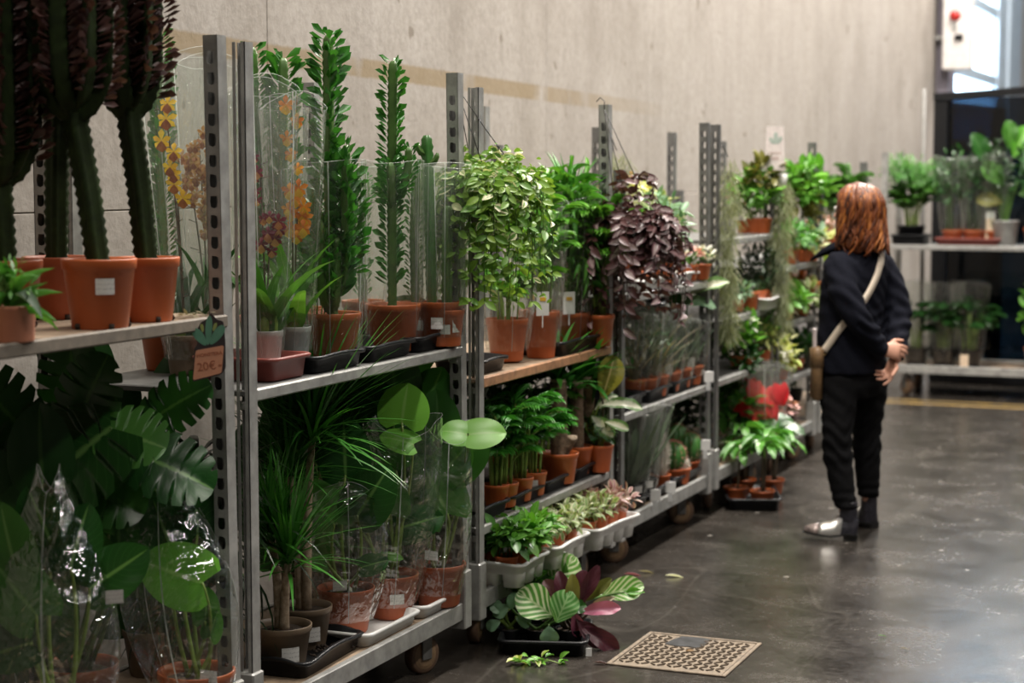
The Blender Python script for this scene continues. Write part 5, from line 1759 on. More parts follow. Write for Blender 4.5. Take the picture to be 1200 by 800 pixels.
MAT['spine_white'] = plain('white_spines', (.62, .58, .50), .7)
MAT['spine_pink'] = plain('pink_spines', (.58, .26, .20), .7)
MAT['spine_brown'] = plain('brown_spines', (.30, .20, .12), .7)
MAT['cactus_pale'] = plain('woolly_cactus', (.50, .46, .38), .8)
barrel('white woolly club cactus standing beside the bagged snake plants', (-2.460, 7.556, .212), .034, .20, 'cactus_pale', 'spine_white', 160, n=700)
barrel('pink-spined round cactus with a green foot, right of the white woolly cactus', (-2.460, 7.725, .212), .056, .13, 'cactus_green', 'spine_pink', 161, n=700, potr=.055)
barrel('round brown spiny cactus near the right end of the lowest shelf', (-2.465, 7.970, .212), .060, .14, 'cactus_green', 'spine_brown', 162, n=700, potr=.055)
barrel('small pale cactus in front of the round brown one', (-2.430, 7.754, .212), .032, .06, 'cactus_pale', 'spine_white', 163, n=300)
barrel('round brown cactus at the back, behind the pink-spined one', (-2.514, 7.970, .212), .055, .17, 'cactus_green', 'spine_brown', 164, n=500, potr=.055)
for p, lab in (((-2.375, 7.434, .245), 'white paper tag hanging on the deck edge below the pink-spined cactus'), ((-2.370, 7.932, .36), 'white paper tag clipped at the post beside the round brown cactus'), ((-2.375, 7.989, .665), 'white paper tag clipped to the holed post at shelf height'), ((-2.375, 7.226, .245), 'small white tag on the tray under the snake plants')):
    t = thing('paper_tag', lab, 'tag', p, TH)
    g = Geo(); bbox(g, (-.022, -.004, -.022), (.022, 0, .028), .003); part('card', g, MAT['white'], t, False)
    g = Geo(); bbox(g, (-.012, -.004, -.06), (.008, -.002, -.02), .001); part('clip', g, MAT['clearpot'], t, False)

# ================================================================== FIFTH TROLLEY and the moss
def moss(label, loc, H, W, seed, n=1500):
    q = random.Random(seed)
    r = thing('hanging_moss', label, 'hanging moss', loc, TH)
    g = Geo()
    P, D, L = [], [], []
    for k in range(n):
        t = q.random() ** .8
        a = q.uniform(0, 6.28); w = W * (.45 + .55 * math.sin(PI * min(1, t * .8 + .15))) * q.random() ** .5
        P.append((w * math.cos(a) + .012 * math.sin(t * 9), w * math.sin(a), -H * t)); D.append((q.uniform(-.8, .8), q.uniform(-.8, .8), -1)); L.append(q.uniform(.04, .11))
    scatter(g, T_TINY, P, D, [(q.uniform(-1, 1), q.uniform(-1, 1), .2) for _ in P], L, .0035)
    part('strands', g, MAT['moss'], r, kind='stuff')
    g = Geo(); tube(g, [(0, 0, 0), (-.02, 0, .05), (-.03, 0, .06)], .002, 5); part('hook', g, MAT['wire'], r)
    return r


moss('long pale grey-green hanging moss just right of the holed post', (-2.360, 8.214, 1.66), .82, .055, 170)
moss('long pale hanging moss below the white price sign', (-2.330, 9.106, 1.56), .75, .050, 171)
moss('short pale moss tuft behind the third post, beside the purple hanging plant', (-2.520, 7.129, 1.68), .34, .07, 172, 900)
p5 = [
    ((-2.472, 9.120, 1.285), .07, .11, 'bright', T_FLAT, (0, 0, .24), (.13, .13, .12), 120, .075, .04, 'bright green leafy plant with white flowers on the top shelf left of the white sign', ('whitefl', 14, .04, .03)),
    ((-2.436, 9.120, 1.285), .07, .11, 'olive', T_FLAT, (0, 0, .34), (.10, .12, .10), 100, .07, .035, 'yellow-orange leafed plant at the back of the top shelf, left of the white sign', None),
    ((-2.530, 9.120, 1.285), .06, .09, 'cream', T_FLAT, (0, 0, .16), (.08, .08, .08), 70, .05, .025, 'pale orange-tinged plant on the top shelf beside the left moss', ('pink', 20, .04, .03)),
    ((-2.476, 9.120, .913), .06, .09, 'darkleaf', T_TINY, (0, 0, .20), (.13, .13, .15), 300, .05, .012, 'dark needle-leaved bush on the second shelf, left of the right moss', None),
    ((-2.422, 9.120, .913), .06, .09, 'darkleaf', T_TINY, (0, 0, .22), (.12, .12, .15), 300, .05, .012, 'second dark needle-leaved bush, at the back behind the white small-pot tray', None),
    ((-2.450, 8.723, .913), .048, .08, 'silver', T_TINY, (0, 0, .11), (.07, .07, .06), 90, .04, .014, 'small pale rosette plant in a terracotta pot below the left moss', None),
    ((-2.460, 8.774, .634), .06, .08, 'bright', T_FLAT, (0, 0, .20), (.10, .10, .10), 90, .07, .04, 'bright green plant with white blooms on the third shelf by the holed post', ('whitefl', 16, .05, .035)),
    ((-2.485, 9.120, .634), .06, .08, 'fern', T_TINY, (0, 0, .20), (.15, .15, .13), 320, .045, .012, 'feathery fern in the middle of the third shelf', None),
    ((-2.418, 9.120, .634), .05, .08, 'limegreen', T_TINY, (0, 0, .15), (.09, .09, .09), 200, .04, .014, 'yellow-green feathery plant at the right end of the third shelf', None),
    ((-2.420, 8.786, .634), .05, .07, 'deep', T_FLAT, (0, 0, .02), (.08, .08, .10), 90, .05, .025, 'dark trailing plant hanging over the front of the third shelf', None),
    ((-2.500, 8.855, .212), .06, .08, 'green', T_FLAT, (0, 0, .25), (.13, .13, .10), 90, .09, .045, 'dark leafy plant on the deck left of the red anthuriums', None),
]
for k, (p, pr, ph, m, tpl, c, R, n, L, W, lab, fl) in enumerate(p5):
    simple_plant('leafy_pot_plant', lab, p, pr * .7, ph * .7, m, tpl, (0, 0, c[2] * .82), R, int(n * 1.3), L, W, seed=180 + k, flowers=fl)
tray('pot_tray', 'white tray with a row of small terracotta pots on the second shelf below the sign', (-2.440, 9.069, .908), 0, .22, .34, .06, 'white', .004)
for k, (px_, lab) in enumerate(((0, 'small orange pot at the left of the white tray below the dark needle bushes'), (1, 'small orange pot with a white card in the middle of the white tray'), (2, 'small orange pot at the right of the white tray below the dark needle bushes'))):
    simple_plant('seedling_pot', lab, (((-2.420, 8.849, .916)), ((-2.420, 8.995, .916)), ((-2.418, 9.120, .916)))[k], .042, .085, 'darkleaf', T_TINY, (0, 0, .11), (.05, .05, .04), 50, .03, .01, seed=195 + k)
# red anthuriums
for k, (p, lab) in enumerate((((-2.400, 8.904, .212), 'red anthurium in film, darker red blooms, left of the brighter one'), ((-2.340, 8.908, .212), 'red anthurium with large bright red blooms by the post'))):
    q = random.Random(200 + k)
    r = plant('red_anthurium', lab, p, TH, 'flowering plant'); pot(r, .06, .10, 'terra_dark')
    for i in range(10):
        a = q.uniform(-2.8, -.3); z = q.uniform(.18, .34)
        P = np.array([q.uniform(-.07, .07), q.uniform(-.06, .03), z])
        g = Geo(); petiole(g, (0, 0, .08), P, .003, .002); part('flower_stalk', g, MAT['stem'], r)
        leaf(r, T_HEART, 'red', P, (math.cos(a) * .8, -.4, math.sin(a)), (q.uniform(-.8, .8), -1, q.uniform(.2, 1.2)), .09, .08, 'spathe')
    for i in range(8):
        a = q.uniform(0, 6.28)
        leaf(r, T_HEART, 'deep', (.07 * math.cos(a), .05 * math.sin(a), q.uniform(.12, .2)), (math.cos(a), math.sin(a), -.2), (0, -.3, 1), .12, .09)
    sleeve(r, .06, .05, .12, .42, 'film', .09, 200 + k)

# white sign on the post
ws = thing('price_sign', 'pale tapering price sign with a grey-green plant print, standing on a far post', 'price sign', (-2.360, 9.068, 1.60), TH)
part('card', slab(roundpoly([(-.052, 0), (.052, 0), (.040, .225), (-.046, .225)], .006), 0, .003), plain('pale_card', (.66, .60, .575), .6), ws, False)
for x, z, a, L, W in ((0, .135, 1.55, .06, .022), (-.006, .135, 2.2, .04, .02), (.006, .135, .95, .045, .02)):
    part('printed_leaf', slab(petal(x, z, a, L, W), -.0008, 0), plain('grey_green_print', (.36, .43, .38), .6), ws, False)
g = Geo(); bbox(g, (-.03, -.0008, .085), (.03, 0, .094), .0002); part('printed_line', g, plain('faded_print', (.50, .40, .37), .6), ws, False)
g = Geo(); bbox(g, (-.018, -.0008, .055), (.018, 0, .072), .0002); part('printed_line', g, bpy.data.materials['faded_print'], ws, False)
t = thing('paper_tag', 'crumpled white tag tied under the white price sign', 'tag', (-2.345, 9.147, 1.555), TH + .3)
g = Geo(); bbox(g, (-.03, -.008, -.035), (.03, .008, .035), .008); part('card', g, MAT['white'], t)

# ================================================================== SIXTH AND SEVENTH TROLLEYS
p6 = [
    ((-2.484, 10.050, 1.106), .07, .10, 'olive', T_FLAT, (0, 0, .36), (.10, .10, .22), 100, .09, .05, 'tall bronze and yellow plant behind the white price sign', None),
    ((-2.455, 10.050, 1.106), .07, .10, 'bright', T_FLAT, (0, 0, .50), (.16, .16, .14), 120, .09, .05, 'bright leafy plant on top right of the white price sign', None),
    ((-2.420, 9.640, 1.106), .06, .10, 'fern', T_FLAT, (0, 0, .17), (.12, .12, .08), 110, .06, .03, 'pale green plant in an orange pot on the shelf above the orange tag', None),
    ((-2.420, 9.945, 1.106), .06, .09, 'silver', T_FLAT, (0, 0, .16), (.11, .11, .07), 100, .06, .03, 'grey-green plant right of the pale green one above the orange tag', None),
    ((-2.440, 9.645, .806), .06, .08, 'bright', T_FLAT, (0, 0, .13), (.12, .12, .07), 110, .07, .04, 'bright green plant on the shelf below the orange tag', None),
    ((-2.440, 9.988, .806), .07, .08, 'cream', T_FLAT, (0, 0, .13), (.13, .13, .07), 120, .07, .035, 'whitish variegated plant on the shelf below the orange tag', None),
    ((-2.504, 10.050, .806), .07, .08, 'russet', T_FLAT, (0, 0, .16), (.2, .2, .08), 90, .07, .035, 'reddish brown plant at the back below the orange tag', None),
    ((-2.400, 9.415, .506), .05, .08, 'limegreen', T_FLAT, (0, 0, .12), (.08, .08, .12), 90, .05, .03, 'yellow-green trailing plant with white blooms left on the lower shelf', ('whitefl', 24, .045, .035)),
    ((-2.460, 9.991, .506), .06, .08, 'deep', T_FLAT, (0, 0, .14), (.12, .12, .07), 90, .07, .03, 'dark leafy plant on the lower shelf behind the bag strap', None),
]
for k, (p, pr, ph, m, tpl, c, R, n, L, W, lab, fl) in enumerate(p6):
    simple_plant('leafy_pot_plant', lab, p, pr * .7, ph * .7, m, tpl, (0, 0, c[2] * .82), R, int(n * 1.3), L, W, seed=220 + k, flowers=fl)
st_ = [((-2.400, 9.340, .206), 'cream', 'cream-flowered pot on the last deck, left of the pink flowers', 'whitefl'), ((-2.400, 9.340, .206), 'green', 'pink and cream flowered pot in the middle of the last deck', 'pink'), ((-2.300, 9.471, .206), 'purple', 'pale pink flowered pot at the right of the last deck, by the trouser leg', 'pink')]
for k, (p, m, lab, fm) in enumerate(st_):
    simple_plant('flowering_pot', lab, (p[0] - .08, p[1] - .25, .206), .06, .09, m, T_FLAT, (0, 0, .15), (.12, .12, .07), 70, .05, .028, 'black', seed=240 + k, flowers=(fm, 110, .032, .024), cat='flowering plant')
t = thing('price_tag', 'narrow orange price tag hanging under a far shelf', 'price tag', (-2.415, 9.340, 1.07), TH)
g = Geo(); bbox(g, (-.022, 0, -.17), (.022, .002, -.055), .004); part('card', g, MAT['card_orange'], t, False)
g = Geo(); bbox(g, (-.016, 0, -.055), (.016, .002, 0), .004); part('printed_top', g, MAT['card_green'], t, False)
simple_plant('leafy_pot_plant', 'yellow-green plant showing beside the collar of the red-haired person', (-2.415, 10.050, 1.106), .06, .09, 'limegreen', T_FLAT, (0, 0, .10), (.10, .10, .09), 80, .09, .035, seed=250)
palm_plant('potted_palm', 'large soft green palm behind the head of the red-haired person', (-2.545, 11.420, 1.106), .09, .14, 34, .52, .26, 18, .09, .013, 'green', 251, .55, spread=.25, el=(.8, 1.5))
palm_plant('potted_palm', 'second large green palm left of the red hair, behind a post', (-2.637, 11.420, 1.106), .09, .14, 34, .50, .26, 18, .09, .013, 'green', 252, .55, spread=.25, el=(.8, 1.5))
simple_plant('leafy_pot_plant', 'pinkish brown potted plant left of the red hair at shoulder height', (-2.500, 10.695, 1.106), .07, .13, 'pinkcream', T_FLAT, (0, 0, .17), (.10, .10, .06), 70, .05, .03, seed=254)

# dark filler plants, added to darken the backs of the far shelves
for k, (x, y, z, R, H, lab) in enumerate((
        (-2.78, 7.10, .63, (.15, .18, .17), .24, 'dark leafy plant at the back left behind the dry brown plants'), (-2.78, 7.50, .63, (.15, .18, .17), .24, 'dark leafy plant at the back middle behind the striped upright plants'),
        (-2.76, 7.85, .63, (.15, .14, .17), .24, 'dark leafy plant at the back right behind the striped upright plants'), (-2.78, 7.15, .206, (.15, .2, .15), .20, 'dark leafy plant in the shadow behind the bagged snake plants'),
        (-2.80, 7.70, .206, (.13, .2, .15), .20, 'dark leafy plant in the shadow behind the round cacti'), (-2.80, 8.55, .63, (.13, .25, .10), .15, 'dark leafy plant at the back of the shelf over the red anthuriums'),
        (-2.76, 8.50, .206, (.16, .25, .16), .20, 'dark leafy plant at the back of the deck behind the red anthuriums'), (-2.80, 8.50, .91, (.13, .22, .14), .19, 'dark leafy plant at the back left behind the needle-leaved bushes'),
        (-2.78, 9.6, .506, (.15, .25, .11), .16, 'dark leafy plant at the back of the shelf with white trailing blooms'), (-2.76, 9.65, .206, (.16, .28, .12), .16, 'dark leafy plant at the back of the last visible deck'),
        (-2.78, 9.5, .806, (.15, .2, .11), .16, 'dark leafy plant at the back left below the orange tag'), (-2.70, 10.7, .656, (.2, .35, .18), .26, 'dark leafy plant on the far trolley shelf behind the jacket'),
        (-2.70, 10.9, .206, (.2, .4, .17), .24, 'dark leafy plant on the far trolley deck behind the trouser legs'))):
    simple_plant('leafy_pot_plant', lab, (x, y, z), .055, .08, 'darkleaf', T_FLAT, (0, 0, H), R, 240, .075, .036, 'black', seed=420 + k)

# ================================================================== FLOOR PLANTS PLANTS
fz = .008
tray('pot_tray', 'low black plant tray on the floor with striped and purple leaf plants', (-2.243, 5.657, 0), .30, .30, .34, .055, 'black', .0)
q = random.Random(260)
def cluster(name, label, loc, leaves, seed, stem='stem', potr=.050, poth=.05, potmat='black', cat='plant'):
    return bigleaf(name, label, loc, potr, poth, leaves, seed, potmat, None, None, None, stem, None, cat)


B2 = T_BROAD
cluster('calathea', 'calathea with broad cream-striped leaves, front left in the floor tray', (-2.262, 5.643, .01), [
    (.045, -.05, .10, 2.45, .145, .125, 'calathea', B2, .35), (.055, -.07, .085, 1.15, .115, .10, 'calathea_dark', B2, .3), (-.10, -.02, .13, 3.6, .065, .05, 'silver', B2, .4), (.03, -.06, .07, -1.5, .06, .065, 'silver', B2, .4), (.09, -.04, .12, .3, .07, .05, 'deep', B2, .5)], 261)
simple_plant('leafy_pot_plant', 'dark small-leaved plant between the cream-striped leaves at the middle of the floor tray', (-2.262, 5.769, .01), .045, .05, 'deep', T_FLAT, (0, .02, .10), (.10, .08, .07), 140, .05, .026, 'black', seed=267)
cluster('calathea', 'calathea with round cream-striped leaves at the back of the floor tray', (-2.319, 5.929, .01), [
    (-.01, 0, .12, 1.0, .14, .12, 'calathea', B2, .4), (.0, .02, .13, 2.2, .10, .09, 'silver', B2, .4), (-.05, -.02, .10, 2.7, .08, .07, 'silver', B2, .4), (.03, 0, .12, 1.9, .11, .08, 'green', B2, .3), (.05, 0, .1, .5, .1, .07, 'deep', B2, .3), (.17, .02, .09, .35, .15, .09, 'calathea', B2, .5), (.25, .0, .105, .15, .075, .028, 'heartbright', T_LANCE, .5)], 262)
simple_plant('leafy_pot_plant', 'small-leaved dark green plant at the back left of the floor tray', (-2.411, 5.759, .01), .05, .05, 'green', T_FLAT, (0, 0, .13), (.12, .11, .10), 190, .05, .024, 'black', seed=263)
bigleaf('pale_veined_plant', 'small plant with pale-veined oval leaves at the left edge of the floor tray', (-2.355, 5.604, .01), .04, .05, [(-.02, -.02, .10, 2.3, .06, .045, 'silver', B2, .4), (.0, -.03, .12, 1.2, .06, .045, 'silver', B2, .4), (.02, -.02, .09, -.4, .06, .045, 'silver', B2, .4), (-.03, -.03, .08, 3.6, .055, .04, 'silver', B2, .4)], 264, 'black')
cluster('purple_leaf_plant', 'dark purple calathea with one pink leaf drooping over the right edge of the floor tray', (-2.167, 5.683, .01), [
    (-.01, -.03, .10, 1.75, .15, .055, 'cordyline', B2, .15), (.0, -.035, .09, 1.5, .15, .05, 'olive', B2, .15), (-.05, -.02, .12, 2.6, .09, .075, 'cordyline', B2, .3), (.02, -.01, .13, 1.35, .12, .07, 'cordyline', B2, .2), (.03, -.04, .11, .25, .14, .05, 'pinkleaf', B2, .6), (.02, -.05, .09, -.75, .13, .065, 'cordyline', B2, .4), (.03, -.05, .07, -.5, .16, .065, 'cordyline', B2, .4),
    (.03, -.02, .13, 1.15, .15, .05, 'cordyline', B2, .2), (.05, 0, .14, .8, .12, .04, 'olive', B2, .3), (-.03, 0, .13, 2.1, .1, .06, 'purple', B2, .3), (.01, -.05, .12, -1.3, .10, .05, 'pinkleaf', B2, .3), (.07, -.01, .12, .5, .10, .03, 'dry', T_LANCE, .4)], 265, 'brownstem')
t = thing('paper_tag', 'small white tag stuck on the right corner of the floor tray', 'tag', (-2.022, 5.476, .04), TH + .2)
g = Geo(); bbox(g, (-.010, 0, -.014), (.010, .002, .014), .0008); part('card', g, MAT['white'], t, False)
r = thing('fallen_sprig', 'broken bright green leafy sprig lying on the floor in front of the black tray', 'sprig', (-2.177, 5.402, 0), TH)
g = Geo(); tube(g, arc((-.07, .01, .005), (.08, -.01, .006), (0, .02, .03), 8), .002, 5); part('stem', g, MAT['palestem'], r)
q = random.Random(266)
for k in range(22):
    x = q.uniform(-.07, .085)
    leaf(r, T_ELL, q.choice(('limegreen', 'bright', 'bright')), (x, q.uniform(-.015, .02), q.uniform(.004, .03)), (q.uniform(-1, 1), q.uniform(-1, .6), q.uniform(-.1, .9)), (q.uniform(-.3, .3), q.uniform(-.5, .2), 1), q.uniform(.028, .042), .02)
for (p, lab, m, L) in (((-2.158, 6.810, .003), 'white oval leaf lying on the floor ahead of the trolley caster', 'whitefl', .075), ((-2.320, 6.775, .003), 'withered purple leaf lying on the floor beside the caster', 'pinkleaf', .07), ((-2.285, 6.841, .003), 'second withered brownish leaf lying on the floor near the white one', 'dry', .06), ((-1.983, 5.482, .003), 'dark crumpled leaf scrap beside the manhole cover', 'purple', .05), ((-1.213, 6.187, .003), 'tiny green leaf scrap on the open floor to the right', 'bright', .03), ((-1.110, 6.045, .003), 'small pale scrap on the open floor to the right', 'dry', .03)):
    r = thing('fallen_leaf', lab, 'leaf', p, 0)
    leaf(r, T_FLAT, m, (-L / 2, 0, .004), (.9, .3, 0), (0, .2, 1), L, L * .32, 'blade')
# floor plants before the fifth trolley
tray('pot_tray', 'low black plant tray on the floor under the bushy plants before the far trolleys', (-2.315, 8.519, 0), .35, .26, .42, .06, 'black', .0)
for k, (p, lab) in enumerate((((-2.381, 8.482, .01), 'leafy standard plant with drooping leaves, front left in the far floor tray'), ((-2.240, 8.441, .01), 'leafy standard plant with drooping leaves, front right in the far floor tray'), ((-2.279, 8.783, .01), 'leafy standard plant at the right back of the far floor tray'), ((-2.408, 8.729, .01), 'pale-leaved standard plant at the left back of the far floor tray'))):
    q = random.Random(270 + k)
    r = plant('leafy_standard_plant', lab, p, TH)
    pot(r, .060, .075, 'terra')
    for j in range(2):
        x, y = q.uniform(-.03, .03), q.uniform(-.03, .03); z = q.uniform(.24, .30)
        g = Geo(); tube(g, arc((x * .4, y * .4, .06), (x, y, z), (x * .6, y * .6, .15), 6), .006, 6); part('stem', g, MAT['brownstem'], r)
        for i in range(11):
            a = i * 2.4 + q.random()
            leaf(r, T_BROADC if i % 2 else T_LANCE, 'white_leaf' if k in (0, 3) and i % 3 == 0 else 'schefflera', (x + .015 * math.cos(a), y + .015 * math.sin(a), z + q.uniform(-.01, .05)), (math.cos(a), math.sin(a), q.uniform(-.1, .5)), (math.cos(a) * .2, -.1, 1), q.uniform(.10, .15), .042)
simple_plant('leafy_pot_plant', 'silver-splashed leafy plant on the deck edge below the red anthuriums', (-2.821, 10.280, .212), .07, .09, 'silver', T_LANCE, (0, 0, .18), (.15, .13, .08), 70, .12, .045, seed=280)

# ================================================================== CROSSWISE TROLLEY AT THE END
LZ, DZ = 1.084, .206
palm_plant('potted_palm', 'bright feathery palm in a black tray at the left end of the crosswise trolley', (-2.47, 13.38, LZ + .004), .10, .13, 34, .46, .26, 22, .075, .010, 'green', 290, .55, spread=.28, potmat='black', el=(.9, 1.5))
fp_ = bpy.data.objects[[o.name for o in bpy.data.objects if o.name.startswith('potted_palm')][-1]]
q = random.Random(295); g = Geo()
bush(g, (-.06, 0, .46), (.15, .15, .15), 900, T_TINY, .055, .010, q, .3, .2); bush(g, (.08, 0, .50), (.15, .15, .14), 900, T_TINY, .055, .010, q, .3, .2)
part('foliage', g, MAT['fern'], fp_, kind='stuff')
tray('pot_tray', 'black tray under the feathery palm on the crosswise trolley', (-2.47, 13.38, LZ), 0, .26, .28, .07, 'black', 0)
for k, (x, lab, m, H, R) in enumerate(((-2.17, 'small-leaved green tree in film at the left of the dark glass, terracotta pot', 'deep', .42, .12), (-2.02, 'slim dark leafy plant in film second from the left before the dark glass', 'deep', .46, .12), (-1.90, 'dark leafy plant in film just left of the grey bucket', 'darkleaf', .50, .13))):
    r = simple_plant('leafy_pot_plant', lab, (x, 13.36, LZ + .004), .075, .10, m, T_FLAT, (0, 0, H), (R, R, .26), 170, .065, .03, seed=292 + k)
    sleeve(r, .075, .05, .14, .62, 'film', .09, 292 + k)
tray('pot_tray', 'brown tray under the bagged plants before the dark glass', (-2.05, 13.38, LZ), 0, .46, .30, .05, 'redtray', 0)
r = bigleaf('large_leaf_plant', 'tall broad-leaved plant in a grey metal bucket before the dark glass', (-1.81, 13.36, LZ), 0, .0, [
    (-.14, 0, .55, 1.9, .26, .13, 'deep', T_BROAD, .3), (.05, 0, .62, 1.2, .24, .14, 'bright', T_BROAD, .5), (.10, -.04, .52, 1.0, .26, .16, 'silver', T_BROAD, .3), (-.02, -.05, .42, 2.3, .22, .14, 'green', T_BROAD, .4), (.08, -.05, .36, .2, .22, .14, 'green', T_BROAD, .4), (.16, 0, .58, .6, .22, .13, 'silver', T_BROAD, .4), (-.08, 0, .46, 2.8, .2, .12, 'deep', T_BROAD, .4), (.02, 0, .68, 1.6, .2, .12, 'green', T_BROAD, .4), (-.03, -.04, .30, 2.9, .18, .11, 'olive', T_BROAD, .4)], 296)
g = Geo(); lathe(g, [(.0005, 0), (.078, 0), (.082, .004), (.098, .165), (.103, .17), (.1, .175), (.094, .165), (.08, .02)], 28); part('bucket', g, MAT['galv'], r)
g = Geo()
for k in range(9):
    a = k * .7; petiole(g, (0, 0, .05), (.10 * math.cos(a), .06 * math.sin(a), .45), .008, .004)
part('stalks', g, MAT['stem'], r, kind='stuff')
t = thing('plant_card', 'cream card standing beside the grey metal bucket', 'plant card', (-1.90, 13.30, LZ), TH)
g = Geo(); bbox(g, (-.03, 0, 0), (.03, .003, .24), .002); part('card', g, plain('cream_card', (.66, .52, .38), .6), t, False)
g = Geo(); bbox(g, (-.032, -.001, .19), (.032, 0, .24), .0003); part('printed_top', g, MAT['white'], t, False)
r = simple_plant('leafy_pot_plant', 'dark leafy plant at the right edge before the dark glass', (-1.60, 13.38, LZ + .004), .08, .12, 'deep', T_FLAT, (0, 0, .48), (.14, .14, .28), 170, .075, .034, seed=297)
for k, (x, lab) in enumerate(((-2.42, 'dark bagged palm on the lower deck behind the clasped hands'), (-2.22, 'dark bagged palm on the lower deck in the middle, tan stems showing'), (-2.04, 'thin bagged dark palm on the lower deck nearest the empty gap'))):
    palm_plant('potted_palm', lab, (x, 13.40, DZ), .09, .13, 18, .55, .22, 16, .10, .013, 'deep', 300 + k, .9, (.15, .60), spread=.18, potmat='black')
simple_plant('leafy_pot_plant', 'green plant in an orange pot at the right edge of the lower crosswise deck', (-1.56, 13.36, DZ), .09, .16, 'bright', T_FLAT, (0, 0, .40), (.12, .12, .20), 120, .08, .04, seed=304)
t = thing('plant_card', 'small cream card on the lower crosswise deck among the dark palms', 'plant card', (-2.05, 13.24, DZ), TH)
g = Geo(); bbox(g, (-.03, 0, 0), (.03, .003, .10), .002); part('card', g, bpy.data.materials['cream_card'], t, False)


# ================================================================== THE PERSON
# local frame: x to the right of the view, y away from the camera, z up; she faces left and away.
FD = unit(np.array([-.60, .80, 0]))       # the way the chest faces
LD = np.array([-.80, -.60, 0])            # towards her left
UP = np.array([0, 0, 1.0])


def remeshed(name, g, voxel, mat, parent, smooth_iter=6, wrinkle=None, **k):
    """Joins overlapping closed shapes into one continuous skin."""
    me = g.mesh(name, None)
    o = bpy.data.objects.new(name, me); COL.objects.link(o)
    m = o.modifiers.new('r', 'REMESH'); m.mode = 'VOXEL'; m.voxel_size = voxel; m.use_smooth_shade = True
    s = o.modifiers.new('s', 'SMOOTH'); s.factor = .5; s.iterations = smooth_iter
    dg = bpy.context.evaluated_depsgraph_get()
    res = bpy.data.meshes.new_from_object(o.evaluated_get(dg))
    bpy.data.objects.remove(o)
    res.name = name
    if wrinkle:
        n = len(res.vertices)
        co = np.empty(n * 3, np.float32); res.vertices.foreach_get('co', co); co = co.reshape(-1, 3)
        no = np.empty(n * 3, np.float32); res.vertex_normals.foreach_get('vector', no); no = no.reshape(-1, 3)
        d = wrinkle(co)
        co = co + no * d[:, None].astype(np.float32)
        res.vertices.foreach_set('co', co.astype(np.float32).ravel()); res.update()
    res.materials.clear(); res.materials.append(mat)
    for p in res.polygons:
        p.use_smooth = True
    return put(name, res, parent, **k)


def rings_at(g, L, n=20, A=LD, B=FD):
    """L: (x, y, z, half width along A, half depth along B) from bottom to top."""
    c, s = circ(n)
    loft(g, [np.array([x, y, z]) + A[None] * (c * w)[:, None] + B[None] * (s * d)[:, None] for x, y, z, w, d in L])


def limb(g, P, r, n=14):
    """Tapered limb with smooth bends through the joints."""
    P = np.asarray(P, float); r = np.asarray(r, float)
    t = np.linspace(0, len(P) - 1, len(P) * 6)
    Q = np.stack([np.interp(t, np.arange(len(P)), P[:, i]) for i in range(3)], -1)
    R = np.interp(t, np.arange(len(P)), r)
    for _ in range(2):
        Q[1:-1] = (Q[:-2] + 2 * Q[1:-1] + Q[2:]) / 4
    tube(g, Q, R, n)
    for e, k in ((Q[0], R[0]), (Q[-1], R[-1])):
        ball(g, e, k * .98)


def ball(g, c, r, n=12):
    c = np.array(c, float); r = np.broadcast_to(np.asarray(r, float), (3,))
    cc, ss = circ(n)
    loft(g, [np.stack([c[0] + r[0] * max(.01, math.sin(t)) * cc, c[1] + r[1] * max(.01, math.sin(t)) * ss, np.full(n, c[2] - r[2] * math.cos(t))], -1) for t in np.linspace(.05, PI - .05, 9)])


person = thing('person', 'red-haired person in dark jacket and black trousers, hands clasped behind the back', 'person', (-1.726, 8.003, 0), TH)
MAT['skin'] = plain('skin', (.56, .29, .20), .5, 0, .08, 60)
MAT['navy'] = plain('navy_wool', (.0075, .0085, .0145), .9, 0, .35, 160, .25, spec=.12)
MAT['blackcloth'] = plain('black_cotton', (.0055, .0055, .0062), .9, 0, .35, 130, .2, spec=.12)

SHL, SHR = np.array([-.100, -.100, 1.185]), np.array([.145, .085, 1.185])
ELL, ELR = np.array([-.012, -.185, .965]), np.array([.212, .025, .965])
WRL, WRR = np.array([.098, -.140, .830]), np.array([.178, -.095, .805])
HIPL, HIPR = np.array([-.062, -.06, .66]), np.array([.085, .045, .66])
KNL, KNR = np.array([-.082, -.125, .385]), np.array([.088, .08, .385])
ANL, ANR = np.array([-.040, -.175, .085]), np.array([.108, .105, .085])
HC_ = np.array([.008, .02, 1.425])        # head centre
HF = unit(np.array([-.62, .78, -.05]))     # the way the face looks
HL = unit(np.cross(UP, HF))

# ---- body: one continuous skin from feet to head, hands with separate fingers
g = Geo()
rings_at(g, [(.01, 0, .66, .11, .08), (.01, 0, .72, .135, .095), (.005, 0, .80, .135, .095), (.005, 0, .92, .125, .085), (.01, 0, 1.05, .140, .095), (.015, 0, 1.15, .145, .095), (.018, 0, 1.22, .10, .07), (.02, 0, 1.25, .055, .05)])
limb(g, [SHL + np.array([.03, .02, -.02]), ELL, WRL], [.040, .035, .024]); limb(g, [SHR + np.array([-.03, -.02, -.02]), ELR, WRR], [.040, .035, .024])
for h, k, a, toe in ((HIPL, KNL, ANL, np.array([-.20, .035, -.04])), (HIPR, KNR, ANR, np.array([-.11, .15, -.055]))):
    limb(g, [h, (h + k) / 2, k, a], [.066, .050, .040, .028]); limb(g, [a + np.array([.01, 0, -.035]), a + toe * .45 + np.array([0, 0, -.035]), a + toe * .8 + np.array([0, 0, -.01])], [.022, .018, .012])
tube(g, [(.018, 0, 1.22), (.02, .005, 1.30), HC_ + np.array([0, 0, -.05])], [.050, .046, .045], 14)
c, s = circ(24)
hr = []
